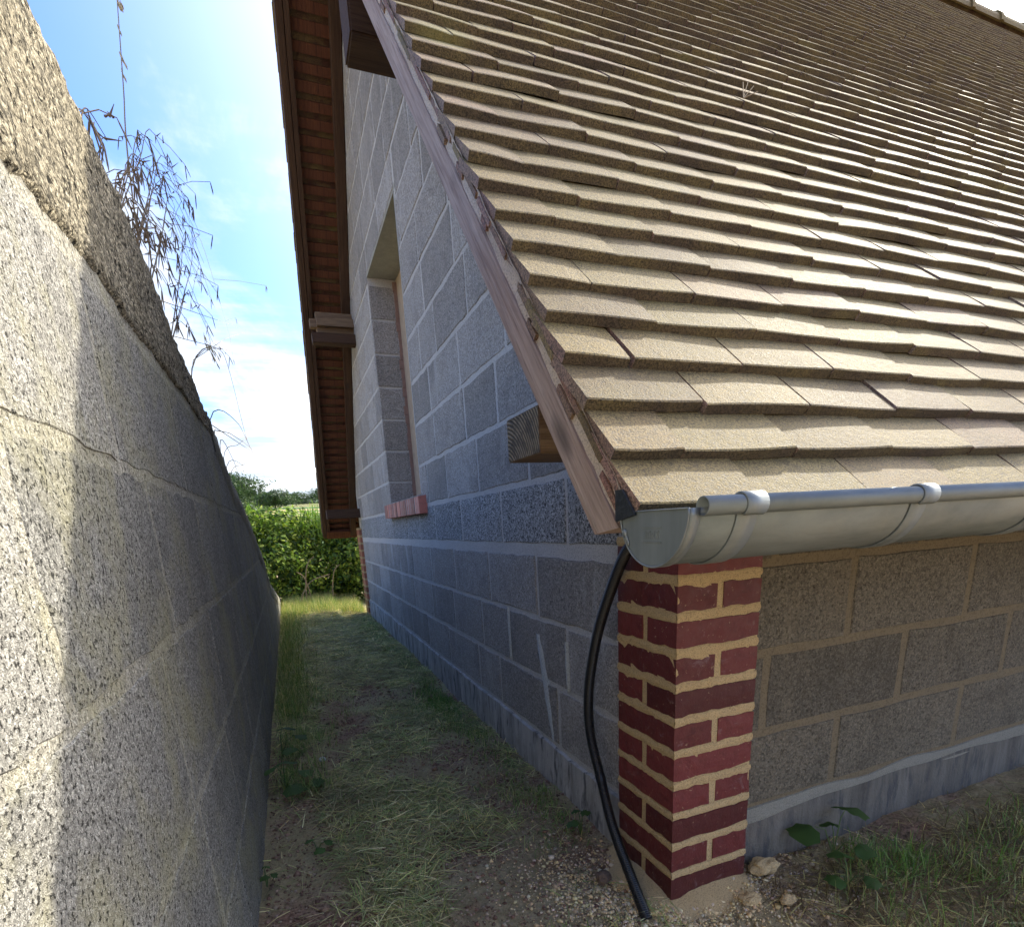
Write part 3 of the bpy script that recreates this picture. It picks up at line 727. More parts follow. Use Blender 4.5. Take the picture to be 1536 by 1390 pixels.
o = link('distant_tiles', mesh('distant_tiles', av, af, True), M['tile'], roof); o['kind'] = 'stuff'; o.data.materials.append(M['tile_end']); o.data.materials.append(M['tile_side']); o.data.polygons.foreach_set('material_index', am)
o.data.polygons.foreach_set('use_smooth', [False]*len(o.data.polygons))
# starter course under the first row
rs = random.Random(5); x = EX+.012
while x < XR:
    mt = tile_matrix(x+TW/2, 0, 1, rs); mt.translation = mt.translation+Vector((0, .010, -.0245)); o = link('under_eave_tile', tmesh('v', rs.randrange(14)), None, roof); o.matrix_world = mt; x += TW
    if x > 1.6: break
# slips of red tile bedded in the verge mortar
for k in range(0, rows):
    if random.random() < .82:
        s_ = k*G+random.uniform(.0, .03); L = random.uniform(.07, .13); p0 = .020+random.uniform(0, .005)
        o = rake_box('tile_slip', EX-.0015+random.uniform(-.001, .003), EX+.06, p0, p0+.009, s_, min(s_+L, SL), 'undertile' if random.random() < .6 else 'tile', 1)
        o.parent = roof
    if random.random() < .35:
        s_ = k*G+random.uniform(0, .05); L = random.uniform(.03, .07); p0 = .034+random.uniform(0, .005)
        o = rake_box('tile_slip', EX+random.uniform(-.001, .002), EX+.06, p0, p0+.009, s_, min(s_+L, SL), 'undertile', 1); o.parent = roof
# ridge tiles
x = EX+.0
while x < XR:
    vs = []; fs = []; n = 10
    for i, (xx, rr) in enumerate(((0, .095), (.04, .095), (.045, .085), (.40, .083))):
        for k in range(n+1):
            a = math.pi*(k/n*1.06-.03); vs.append((x+xx, YM+math.cos(a)*rr*1.05, ZM-.055+math.sin(a)*rr+(.0 if i else 0)))
    for i in range(3):
        for k in range(n): q = i*(n+1)+k; fs.append((q, q+1, q+n+2, q+n+1))
    o = link('ridge_tile', mesh('ridge_tile', vs, fs), M['undertile'] if False else M['tile'], roof)
    sm = o.modifiers.new('thick', 'SOLIDIFY'); sm.thickness = .014; x += .37

# --- gutter
GR, GYc, GZ = .0595, -.394, .8965
gt = empty('rain_gutter'); gt.parent = B
def trough(name, x0, x1, r, a0, a1, th, mat, parent, nseg=26, xs=None):
    xs = xs or ([x0+(x1-x0)*i/8 for i in range(9)] if x1-x0 > .2 else [x0, x1]); vs = []; fs = []
    for x in xs:
        for rr in (r, r-th):
            for k in range(nseg+1):
                a = a0+(a1-a0)*k/nseg; vs.append((x, GYc+math.cos(a)*rr, GZ+math.sin(a)*rr))
    m_ = nseg+1
    for i in range(len(xs)-1):
        for k in range(nseg):
            for l in (0, 1):
                q = i*2*m_+l*m_+k; f = (q, q+1, q+2*m_+1, q+2*m_); fs.append(f if l == 0 else f[::-1])
        for k in (0, nseg): q = i*2*m_+k; fs.append((q, q+m_, q+3*m_, q+2*m_))
    for i in (0, len(xs)-1):
        for k in range(nseg): q = i*2*m_+k; fs.append((q, q+1, q+m_+1, q+m_))
    me = mesh(name, vs, fs, True); bm = bmesh.new(); bm.from_mesh(me); bmesh.ops.recalc_face_normals(bm, faces=bm.faces); bm.to_mesh(me); bm.free()
    return link(name, me, M[mat], parent)
trough('trough', -.348, XR, GR, math.pi, 2*math.pi, .0012, 'zinc', gt)
BY, BZ, BR = GYc-GR-.0045, GZ+.0010, .0098
# rolled bead: hollow tube along the front edge
vs = []; fs = []; n = 18; xs_ = [-.338, XR]
for x in xs_:
    for rr in (BR, BR-.0013):
        for k in range(n): a = 2*math.pi*k/n; vs.append((x, BY+math.cos(a)*rr, BZ+math.sin(a)*rr))
for k in range(n):
    k2 = (k+1) % n; fs += [(k, k2, 2*n+k2, 2*n+k), (n+k, 3*n+k, 3*n+k2, n+k2), (k, n+k, n+k2, k2)]
link('rolled_bead', mesh('rolled_bead', vs, fs, True), M['zinc'], gt)
# end cap: half disc with folded rim, solder blobs and a faint pressed mark
cap = MB(); hd = [(-.3505, GYc+math.cos(math.pi+math.pi*k/28)*(GR+.001), GZ+math.sin(math.pi+math.pi*k/28)*(GR+.001)) for k in range(29)]
cap.prism(hd, (.0014, 0, 0)); cap = cap.build('end_cap', M['zinc_cap'], gt)
rim = MB(); rim.tube([(-.3515, y, z) for _, y, z in hd], .0011, 6); rim.tube([(-.3512, hd[0][1], GZ), (-.3512, hd[-1][1], GZ)], .0008, 6); rim.build('folded_rim', M['zinc'], cap, True)
trough('cap_collar', -.350, -.338, GR+.0018, math.pi*1.0, math.pi*2, .0014, 'zinc', gt)
mk = MB()
for zz in (GZ-.018, GZ-.0335): mk.box(-.3511, -.3504, GYc-.016, GYc+.018, zz-.0004, zz+.0004)
for i in range(7): y = GYc-.0115+i*.0038; mk.box(-.3511, -.3504, y-.0004, y+.0004, GZ-.030, GZ-.0215-(.002 if i % 2 else 0))
for i in range(3): y = GYc-.0115+i*.0076; mk.box(-.3511, -.3504, y-.0004, y+.0042, GZ-.0225-(i % 2)*.004, GZ-.0217-(i % 2)*.004)
mk.build('pressed_mark', M['zinc'], cap)
sb = MB()
for (a, rr) in ((math.pi*1.86, .0038), (math.pi*1.82, .0030), (math.pi*1.79, .0026), (math.pi*1.985, .0022)):
    bmv = bmesh.new(); bmesh.ops.create_icosphere(bmv, subdivisions=2, radius=rr)
    for v in bmv.verts: v.co *= 1+.35*mn.noise(v.co*400+Vector((a, 0, 0)))
    b = len(sb.v); sb.v += [(-.352+v.co.x*.5, GYc+math.cos(a)*(GR-.003)+v.co.y, GZ+math.sin(a)*(GR-.003)+v.co.z*1.3) for v in bmv.verts]
    sb.f += [tuple(b+v.index for v in f.verts) for f in bmv.faces]; bmv.free()
sb.build('solder_blob', M['zinc'], cap, True)
x = -.278
while x < XR:
    br = trough('gutter_bracket', x-.0135, x+.0135, GR+.0030, math.pi*1.02, math.pi*2.0, .0026, 'zinc', gt)
    vs = []; fs = []; n = 16
    for xx in (x-.0135, x+.0135):
        for rr in (BR+.0028, BR+.0006):
            for k in range(n+1): a = -.65*math.pi+1.6*math.pi*k/n*1.0+.0; a = math.pi*1.35-1.6*math.pi*k/n; vs.append((xx, BY+math.cos(a)*rr, BZ+math.sin(a)*rr))
    m_ = n+1
    for k in range(n):
        fs += [(k, k+1, 2*m_+k+1, 2*m_+k), (m_+k, 3*m_+k, 3*m_+k+1, m_+k+1), (k, m_+k, m_+k+1, k+1), (2*m_+k, 2*m_+k+1, 3*m_+k+1, 3*m_+k)]
    for k in (0, n): fs.append((k, 2*m_+k, 3*m_+k, m_+k))
    link('hook', mesh('hook', vs, fs, True), M['zinc_band'], br); x += .266

# ---------------------------------------------------------------- boundary wall on the left
LX = -.921
LW = tag(empty('boundary_wall', (LX, 0, 0)), 'weathered block boundary wall with tan render coping, close on the left', 'wall')
LT = [(-2.2, 1.56), (.0, 1.555), (.45, 1.535), (.95, 1.40), (1.5, 1.30), (1.95, 1.15), (2.5, 1.055), (3.05, .92), (3.8, .72), (4.2, .50), (5.2, .34), (6.4, .12)]
def wtop(y):
    for (a, b), (c, d) in zip(LT[:-1], LT[1:]):
        if a <= y <= c: return b+(d-b)*(y-a)/(c-a)
    return LT[-1][1]
def lpoly(y0, y1, z0, z1):
    n = 5; ys = [y0+(y1-y0)*i/n for i in range(n+1)]
    if min(wtop(y) for y in ys) > z1+.001: return [(y0, z0), (y1, z0), (y1, z1), (y0, z1)]
    a, b = min(z1, wtop(y0)), min(z1, wtop(y1))
    if a <= z0+.02 and b <= z0+.02: return None
    P_ = [(y0, z0), (y1, z0), (y1, z1), (y0, z1)]; m_ = (wtop(y1)-wtop(y0))/(y1-y0)
    return clip(P_, -m_, 1, wtop(y0)-m_*y0)
core = MB()
ys = [-2.2]+[p_[0] for p_ in LT[1:]]
core.prism([(-.0014, y, 0-.1) for y in (ys[0], ys[-1])][::1]+[(-.0014, y, wtop(y)-.010) for y in ys[::-1]], (-.19, 0, 0))
lcore = core.build('wall_core', M['joint_old'], LW)
LZ = [-.06, .228, .470, .736, .998, 1.250]
LJ = [[-2.2, -1.7, -1.2, -.70, -.14, .30, .78, 1.28], [-2.2, -1.45, -.95, -.42, .061, .47, .98, 1.5, 2.02], [-2.2, -1.66, -1.16, -.55, .040, .56, 1.07, 1.58], [-2.2, -1.4, -.9, -.32, .18, .69, 1.19, 1.70], [-2.2, -1.5, -1.0, -.44, .050, .62, 1.14, 1.66]]
for r_ in range(5):
    js = list(LJ[r_])
    while js[-1] < 6.3: js.append(js[-1]+.5)
    for a, b in zip(js[:-1], js[1:]):
        pl = lpoly(a+.0045, b-.0045, LZ[r_]+.0045, LZ[r_+1]-(.0045 if r_ < 4 else .008))
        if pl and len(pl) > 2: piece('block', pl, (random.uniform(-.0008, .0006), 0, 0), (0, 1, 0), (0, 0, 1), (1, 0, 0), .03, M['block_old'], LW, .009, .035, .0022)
# coping of rough render, overhanging the first course a little, with an open crack below
vs = []; fs = []; ny = 620; nz = 16; Y0, Y1 = -2.0, 1.66
for i in range(ny+1):
    y = Y0+(Y1-Y0)*i/ny; zb = 1.254+.012*mn.noise(Vector((y*4, 0, 0)))+.012*mn.noise(Vector((y*19, 3, 0)))+.005*mn.noise(Vector((y*60, 3, 0))); zt = max(zb+.01, wtop(y)+.012*mn.noise(Vector((y*8, 2, 2)))+.007*mn.noise(Vector((y*38, 2, 2))))
    for j in range(nz+1):
        t = j/nz; z_ = zb+(zt-zb)*t
        ox = .0035+.005*mn.noise(Vector((y*5, z_*5, 1)))+.0045*mn.noise(Vector((y*28, z_*28, 4)))+.002*mn.noise(Vector((y*90, z_*90, 4)))
        if j == 0: ox = -.02
        if y > 1.50: ox -= .035*((y-1.50)/.16)
        if j == nz: ox -= .012
        vs.append((ox, y, z_))
    for xx in (-.06, -.13, -.20): vs.append((xx, y, zt+.008+.008*mn.noise(Vector((y*20, xx*30, 2)))))
m_ = nz+4
for i in range(ny):
    for j in range(m_-1): q = i*m_+j; fs.append((q, q+m_, q+m_+1, q+1))
link('coping', mesh('coping', vs, fs, True), M['coping'], LW)
# thin cap following the sloping top of the far part
vs = []; fs = []; ny = 300; Y0, Y1 = 1.45, 6.3
for i in range(ny+1):
    y = Y0+(Y1-Y0)*i/ny; zt = wtop(y)+.010+.010*mn.noise(Vector((y*8, 2, 2))); 
    for j, (o, dz) in enumerate(((-.006, -.13), (.006, -.115), (.009, -.06), (.005, -.01), (-.02, .003), (-.2, .0))): vs.append((o-.003+.007*mn.noise(Vector((y*14, j, 0)))+.003*mn.noise(Vector((y*60, j, 0))), y, zt+dz+.016*mn.noise(Vector((y*11, j*.3, 8)))+.006*mn.noise(Vector((y*45, j, 8)))))
for i in range(ny):
    for j in range(5): q = i*6+j; fs.append((q, q+6, q+7, q+1))
link('coping', mesh('coping', vs, fs, True), M['joint_old'], LW)
# bank of earth retained behind the wall
vs = []; fs = []; n = 40
for i in range(n+1):
    y = -2.2+8.7*i/n
    for xx in (-.19, -1.2, -6, -30): vs.append((LX+xx, y, wtop(y)-.12+.05*mn.noise(Vector((xx, y, 0)))))
for i in range(n):
    for j in range(3): q = i*4+j; fs.append((q, q+4, q+5, q+1))
tag(link('earth_bank', mesh('earth_bank', vs, fs), M['soil']), kind='structure')

# ---------------------------------------------------------------- corrugated pipe
ctrl = [(-.012, .085, .86), (-.022, .150, .815), (-.028, .214, .715), (-.032, .272, .595), (-.034, .312, .450), (-.036, .306, .330), (-.040, .245, .215), (-.050, .175, .120), (-.062, .075, .040), (-.075, -.012, -.015)]
def catmull(P_, n):
    P_ = [Vector(p_) for p_ in P_]; P_ = [P_[0]*2-P_[1]]+P_+[P_[-1]*2-P_[-2]]; out = []
    for i in range(1, len(P_)-2):
        for k in range(n):
            t = k/n; a, b, c, d = P_[i-1:i+3]; out.append(.5*((2*b)+(c-a)*t+(2*a-5*b+4*c-d)*t*t+(3*b-a-3*c+d)*t**3))
    out.append(P_[-2]); return out
path = catmull(ctrl, 60); res = []; acc = 0; last = path[0]
for p_ in path[1:]:
    res.append(last); last = p_
pts = []; d = 0; stp = .0012; cur = path[0]; i = 1
while i < len(path):
    seg = (path[i]-cur).length
    if seg >= stp: cur = cur+(path[i]-cur).normalized()*stp; pts.append(cur.copy())
    else: i += 1
rad = [.0124+(.0013 if (k % 4) in (1, 2) else -.0002) for k in range(len(pts))]
hp = MB(); hp.tube(pts, rad, 14); hp = hp.build('corrugated_pipe', M['pipe'], None, True)
tag(hp, 'black corrugated plastic conduit curving down the block wall beside the brick pier', 'pipe')
cl = MB()
tj = min(range(len(pts)), key=lambda k: abs(pts[k].z-.222)); cl.tube(pts[tj-6:tj+8], .0135, 12); cl.build('sleeve', M['pipe'], hp)

# ---------------------------------------------------------------- ground cover
def gz(x, y): return np.array([ground_h(a, b) for a, b in zip(x, y)])
def unit(v): return v/np.linalg.norm(v, axis=1)[:, None]
def tints(n, cols, jit=.18):
    c = np.array(cols)[rng.integers(0, len(cols), n)]; return np.clip(c*rng.uniform(1-jit, 1+jit, (n, 1))*rng.uniform(.93, 1.07, (n, 3)), .005, .9)
STRAW = [(.70, .58, .27), (.60, .50, .22), (.76, .65, .38), (.48, .46, .17), (.36, .40, .13)]
GREEN = [(.14, .25, .06), (.20, .33, .08), (.10, .19, .05), (.28, .38, .12)]
GREY = [(.36, .40, .17), (.50, .49, .24), (.27, .33, .12), (.62, .54, .28)]
# cut grass lying on the path
n = 78000; x = rng.uniform(-.90, .01, n); y = -.15+6.6*rng.random(n)**1.25
mk_ = nmask(x, y, 2.6, 1.5)+.1+.5*nmask(x, y, 9, 4.5)
keepm = (mk_ > -.18)|(y > 2.6)
bare = ((y < 1.1) & (x+.92 < .27-.12*y))|((x > -.30) & (y < .8) & (mk_ < .30))|((((x+.18)/.13)**2+((y-1.05)/.35)**2) < 1)
keepm &= ~(bare & (rng.random(n) > .06)); x, y = x[keepm], y[keepm]; n = len(x)
az = rng.uniform(0, 2*math.pi, n); el = rng.uniform(-.05, .38, n)
d = np.stack([np.cos(az)*np.cos(el), np.sin(az)*np.cos(el), np.sin(el)], 1)
near_ = np.clip(1.2-y/5, .5, 1); tn = tints(n, STRAW+GREY+GREY); 
dist_warm = np.clip((y-1.5)/2, 0, 1)[:, None]; tn = tn*(1-dist_warm)+tints(n, STRAW+[(.2, .22, .09)])*dist_warm
b_ = np.stack([x, y, gz(x, y)+rng.uniform(0, .012, n)], 1)
blades('cut_grass', M['blade'], b_, d, rng.uniform(.03, .10, n), rng.uniform(.0013, .0029, n)*(1+.25*y), 1.12*tn*rng.uniform(.5, 1.3, (n, 1))*(1+.5*nmask(x, y, 5, 3))[:, None], rng.uniform(.05, .35, n))
# upright green grass: tufts along the plinth, along the wall, and right of the pier
def tuft_field(name, cx, cy, per, spread, hmin, hmax, cols, lean=.45, dro=(.1, .5), wd=(.0014, .0030)):
    cx, cy = np.array(cx), np.array(cy); x = np.repeat(cx, per)+rng.normal(0, spread, len(cx)*per); y = np.repeat(cy, per)+rng.normal(0, spread, len(cx)*per); n = len(x)
    ok = ~((x > GX-.02) & (y > FY-.02)) & (x > LX+.008) & ~((x > -.01) & (x < .235) & (y > -.01)); x, y = x[ok], y[ok]; n = len(x)
    az = rng.uniform(0, 2*math.pi, n); t = np.abs(rng.normal(0, lean, n)); d = np.stack([np.cos(az)*np.sin(t), np.sin(az)*np.sin(t), np.cos(t)], 1)
    b_ = np.stack([x, y, gz(x, y)-.004], 1); L = rng.uniform(hmin, hmax, n)
    tipx = x+d[:, 0]*L; L = np.where((tipx > GX-.01) & (y > 0), L*.3, L); L = np.where(tipx < LX+.005, L*.3, L)
    return blades(name, M['blade'], b_, d, L, rng.uniform(*wd, n), tints(n, cols), rng.uniform(*dro, n))
k = 260; ty = .35+4.9*rng.random(k)**1.1; tx = -.04-np.abs(rng.normal(0, .045, k))-.06*(rng.random(k) < .3)
sel = (nmask(tx, ty, 1.6, 8) > -.22); tuft_field('plinth_grass', tx[sel], ty[sel], 34, .028, .02, .065, GREEN+GREY, .85)
k = 60; tuft_field('plinth_grass', rng.normal(-.10, .06, k), rng.normal(1.75, .22, k), 40, .03, .03, .07, GREEN, .8)
k = 420; ty = 1.9+4.6*rng.random(k); tx = LX+.02+np.abs(rng.normal(0, .055+.012*ty, k)); tuft_field('wall_foot_grass', tx, ty, 26, .035, .05, .17, GREEN+STRAW[:2]+[(.26, .34, .10), (.40, .40, .17)], .55, (.2, .6))
k = 45; ty = .95+1.0*rng.random(k); tx = LX+.06+np.abs(rng.normal(0, .09, k)); tuft_field('wall_foot_grass', tx, ty, 26, .03, .05, .15, GREEN+GREY, .6)
k = 420; ty = 5.6+1.2*rng.random(k); tx = -.95+1.0*rng.random(k); tuft_field('far_grass', tx, ty, 40, .05, .06, .22, STRAW+GREEN, .5, (.1, .5), (.002, .004))
k = 150; ty = -.5+3.4*rng.random(k); tx = -.75+.65*rng.random(k); sel = nmask(tx, ty, 3, 2) > .1; tuft_field('path_grass', tx[sel], ty[sel], 24, .035, .025, .075, GREY+GREEN, .9)
# right of the pier
k = 260; tx = .30+1.3*rng.random(k); ty = -.62+.50*rng.random(k); tuft_field('front_grass', tx, ty, 26, .035, .04, .12, GREY[:2]+GREEN+[(.16, .11, .07)]*5, 1.0)
k = 18; tx = .50+.22*rng.random(k); ty = -.22+.18*rng.random(k); tuft_field('front_grass', tx, ty, 24, .03, .04, .12, GREEN, .6)
n = 9000; x = .22+1.5*rng.random(n); y = -.65+.68*rng.random(n); az = rng.uniform(0, 2*math.pi, n); el = rng.uniform(-.05, .3, n)
d = np.stack([np.cos(az)*np.cos(el), np.sin(az)*np.cos(el), np.sin(el)], 1)
ok = (y < -.08)|(rng.random(n) < .22); x, y, d = x[ok], y[ok], d[ok]; n = len(x)
blades('dead_grass', M['blade'], np.stack([x, y, gz(x, y)+rng.uniform(0, .012, n)], 1), d, rng.uniform(.03, .11, n), rng.uniform(.0012, .003, n), tints(n, STRAW[:2]+[(.16, .11, .06), (.25, .18, .10)]*3), rng.uniform(.05, .3, n))
# soil clods and sandy mortar crumbs
n = 24000; x = rng.uniform(-.91, .02, n); y = -.3+3.2*rng.random(n)**1.6
crumbs('soil_clods', M['crumb'], np.stack([x, y, gz(x, y)+.001], 1), rng.gamma(2.2, .0014, n)+.001, tints(n, [(.24, .135, .085), (.33, .21, .14), (.44, .32, .22), (.17, .095, .06)]))
n = 9000; a = rng.normal(0, 1, (n, 2)); x = -.03+a[:, 0]*.13; y = -.02+a[:, 1]*.13+.25*np.abs(a[:, 0])*(x < 0)*.4
ok = ~((x > 0) & (x < PW) & (y > 0)) & ~((x > GX-.01) & (y > FY)); x, y = x[ok], y[ok]; n = len(x)
crumbs('mortar_crumbs', M['crumb'], np.stack([x, y, gz(x, y)+.002], 1), rng.gamma(1.4, .0017, n)+.0010, tints(n, [(.78, .56, .28), (.84, .64, .36), (.62, .45, .24), (.74, .60, .42)]))
n = 1600; x = .22+.5*rng.random(n)**1.4; y = -.20+.24*rng.random(n); ok = y < FY-.01; x, y = x[ok], y[ok]; n = len(x)
crumbs('mortar_crumbs', M['crumb'], np.stack([x, y, gz(x, y)+.002], 1), rng.gamma(1.8, .0016, n)+.001, tints(n, [(.45, .33, .19), (.20, .14, .1), (.5, .4, .3)]))
n = 5000; n = 2600; x = -.15+.17*rng.random(n); y = .1+1.6*rng.random(n); crumbs('rubble_specks', M['crumb'], np.stack([x, y, gz(x, y)+.001], 1), rng.gamma(1.6, .0013, n)+.0008, tints(n, [(.40, .30, .22), (.17, .11, .08), (.5, .42, .3)]))
# mortar mound round the pier foot
def rock(name, loc, size, mat, seed, label, cat, group=None, sub=3):
    bm = bmesh.new(); bmesh.ops.create_icosphere(bm, subdivisions=sub, radius=1)
    for v in bm.verts:
        c = v.co.copy(); v.co = Vector((c.x*size[0], c.y*size[1], c.z*size[2]))*(1+.35*mn.noise(c*1.6+Vector((seed, 0, 0)))+.12*mn.noise(c*5+Vector((seed, 3, 0))))
    me = bpy.data.meshes.new(name); bm.to_mesh(me); bm.free(); o = link(name, me, M[mat]); o.location = loc; return tag(o, label, cat, group)
rock('stone', (-.103, .135, .012), (.020, .017, .016), 'stone', 1, 'rounded brown stone lying on the soil left of the black pipe foot', 'stone')
rock('mortar_chunk', (.285, -.005, .010), (.040, .026, .020), 'mortar_sand', 2, 'largest sandy mortar chunk, against the right side of the brick pier foot', 'mortar chunk', 'mortar chunks on the ground')
rock('mortar_chunk', (.170, -.075, .002), (.030, .018, .010), 'mortar_sand', 3, 'flat sandy mortar chunk just in front of the brick pier', 'mortar chunk', 'mortar chunks on the ground')
rock('mortar_chunk', (.245, -.115, .002), (.020, .014, .010), 'mortar_sand', 4, 'small sandy mortar chunk in the grass, nearest the bottom right of the pier', 'mortar chunk', 'mortar chunks on the ground')
rock('stone', (-.60, 1.20, .004), (.022, .016, .011), 'stone', 5, 'small pinkish stone half sunk in the cut grass mid path', 'stone')
rock('stone', (-.72, 1.28, .010), (.014, .012, .010), 'white_stone', 6, 'small round whitish stone in the grass near the boundary wall', 'stone')
vs = []; fs = []; n = 64
for i in range(n+1):
    a = 2*math.pi*i/n
    for j in range(5):
        t = j/4; r_ = .085+t*(.075+.03*mn.noise(Vector((math.cos(a)*2, math.sin(a)*2, 1))))
        x_, y_ = .112+math.cos(a)*r_*1.25, .112+math.sin(a)*r_*1.25
        vs.append((x_, y_, .016*(1-t)**1.3+ground_h(x_, y_)*t-.004*t+.003*mn.noise(Vector((x_*40, y_*40, 0)))))
for i in range(n):
    for j in range(4): q = i*5+j; fs.append((q, q+1, q+6, q+5))
tag(link('mortar_spill', mesh('mortar_spill', vs, fs, True), M['mortar_sand']), kind='stuff')

# ---------------------------------------------------------------- weeds
def weed(name, loc, spec, label, stem_c='drystem', col=(.07, .13, .035), group='broad-leaved weeds'):
    t = tag(empty(name, loc), label, 'weed', group)
    for (az, L, h, s) in spec:
        mb_ = MB(); tip = Vector((math.cos(az)*L, math.sin(az)*L, h)); mid = tip*.5+Vector((0, 0, h*.35))
        mb_.tube([(0, 0, -.01), tuple(mid), tuple(tip)], [.0018, .0014, .001], 5); mb_.build('stem', M['leafstem'], t)
        # one lobed leaf
        n_ = 9; vs = [tuple(tip)]; d = Vector((math.cos(az), math.sin(az), -.25)).normalized(); sd = Vector((-math.sin(az), math.cos(az), 0)); nn = d.cross(sd)*-1
        ring = []
        for k in range(n_*2):
            a = -math.pi+2*math.pi*k/(n_*2); r_ = s*(.55+.45*math.cos(a))*(1+.16*(k % 2))*.62
            p_ = tip+d*(s*.15+math.cos(a)*r_)+sd*math.sin(a)*r_*1.25; p_ += Vector((0, 0, -.25*(p_-tip).length*abs(math.sin(a))+random.uniform(-.003, .003))); ring.append(tuple(p_))
        cen = tip+d*s*.35+Vector((0, 0, .004)); vs = [tuple(cen)]+ring; fs = [(0, 1+k, 1+(k+1) % (n_*2)) for k in range(n_*2)]
        me = mesh('leaf', vs, fs, True); a_ = me.color_attributes.new('tint', 'FLOAT_COLOR', 'POINT'); j_ = random.uniform(.8, 1.25)
        a_.data.foreach_set('color', [c for _ in vs for c in (col[0]*j_, col[1]*j_, col[2]*j_, 1)]); link('leaf', me, M['leaf'], t)
    return t
M['leafstem'] = flat('green_stem', (.10, .15, .05), .7, .3)
weed('broadleaf_weed', (-.86, 1.10, 0), [(0.2, .05, .05, .07), (1.5, .06, .07, .08), (-1.2, .07, .04, .075), (2.6, .02, .08, .06), (-.4, .10, .03, .06)], 'dark green weed with broad leaves at the foot of the boundary wall')
weed('broadleaf_weed', (-.875, 1.40, 0), [(0.4, .06, .08, .07), (1.2, .05, .11, .075), (-1.0, .05, .06, .06)], 'taller broad-leaved weed against the boundary wall, behind the first weed')
weed('broadleaf_weed', (-.77, .62, 0), [(0.2, .02, .02, .032), (2.2, .02, .025, .03), (-1.4, .02, .02, .03)], 'small seedling weed growing on the path near the bare soil')
weed('broadleaf_weed', (.50, -.03, 0), [(2.9, .06, .085, .085), (0.2, .04, .11, .08), (-1.3, .05, .05, .06), (.9, .03, .06, .05)], 'dark leafy weed standing in front of the plinth right of the pier')
weed('broadleaf_weed', (.42, -.13, 0), [(1.0, .03, .05, .055), (-1.0, .03, .03, .05), (3.2, .03, .03, .045)], 'low leafy weed in the grass between the pier and the plinth weed')
weed('broadleaf_weed', (-.045, .355, 0), [(1.6, .015, .06, .03), (-1.6, .02, .085, .028), (-2.8, .02, .05, .03), (2.6, .02, .03, .03)], 'slender young weed against the plinth beside the black pipe')
weed('broadleaf_weed', (-.905, .52, 0), [(0.2, .012, .02, .024), (-1.5, .014, .035, .024), (1.4, .01, .04, .02)], 'tiny green sprout at the near foot of the boundary wall')

# ---------------------------------------------------------------- dry plants over the boundary wall
def at(px, py, X):                     # point on the plane x = X seen at a pixel of the photograph
    d = FW+RT*((px-PX)/F_PX)-UP*((py-PY)/F_PX); return CAM+d*((X-CAM.x)/d.x)
def dry_plant(name, root, stems, label, pods=True, group='dry podded plants'):
    t = tag(empty(name, root), label, 'plant', group); sm, pd = MB(), MB(); rt = Vector(root)
    for tip, np_ in stems:
        tip = Vector(tip)-rt; mid = tip*.55+Vector((0, 0, tip.length*.12)); P_ = catmull([(0, 0, -.03), tuple(mid*.5), tuple(mid), tuple(tip)], 5)
        sm.tube(P_, [.0020-.0013*i/len(P_) for i in range(len(P_))], 5)
        for k in range(np_):
            i = random.randrange(len(P_)//3, len(P_)); a = P_[i]; L = random.uniform(.06, .17)*max(.5, tip.length*.5)
            dv = Vector((random.uniform(-.5, .8), random.uniform(-.6, .6), random.uniform(-.9, .35))).normalized(); e = a+dv*L
            sm.tube([a, a+dv*L*.5+Vector((0, 0, .01)), e], .0011, 4)
            for q_ in range(random.randint(1, 3)):
                pl = random.uniform(.035, .065); pdv = Vector((random.uniform(-.35, .35), random.uniform(-.35, .35), -1)).normalized(); wv = random.uniform(.0014, .0023)
                pd.tube([e, e+pdv*pl*.2, e+pdv*pl*.7, e+pdv*pl], [.0008, wv, wv, .0006], 5)
            if random.random() < .6:
                for q_ in range(3):
                    c = a+dv*L*random.random(); pd.tube([c, c+Vector((random.gauss(0, .012), random.gauss(0, .012), random.gauss(0, .012)))], [.0028, .0006], 4)
    sm.build('stems', M['drystem'], t); tag(pd.build('pods', M['pod'], t), kind='stuff'); return t
def bunch(pxs, X, n): return [(at(a, b, X+random.uniform(-.02, .05)), n) for a, b in pxs]
X0 = -.99
r1 = at(215, 420, -1.04); r1.z = wtop(r1.y)-.1
dry_plant('dry_podded_plant', tuple(at(110, 210, -.97)), bunch([(138, 188), (158, 205)], -.96, 2), 'single dry sprig with three hanging pods, highest on the boundary wall')
dry_plant('dry_podded_plant', tuple(at(168, 315, -1.0)), bunch([(190, 262), (215, 268), (240, 285), (262, 310), (285, 335), (235, 345)], X0, 5), 'dense tangle of dark dry pods hanging over the upper boundary wall')
dry_plant('dry_podded_plant', tuple(at(190, 385, -1.0)), bunch([(290, 340), (300, 352), (265, 380), (235, 380), (285, 400), (215, 340)], X0, 5), 'wide-spreading dry podded plant in the middle of the tangle')
dry_plant('dry_podded_plant', tuple(at(215, 440, -1.0)), bunch([(306, 395), (300, 430), (275, 445), (252, 430), (285, 415)], X0, 4), 'lower dry podded plant reaching towards the grey cloud')
dry_plant('dry_podded_plant', tuple(at(250, 515, -1.0)), bunch([(322, 462), (310, 490), (290, 500), (320, 515), (345, 505)], X0, 4), 'lowest dry podded plant, just above the fine grass heads')
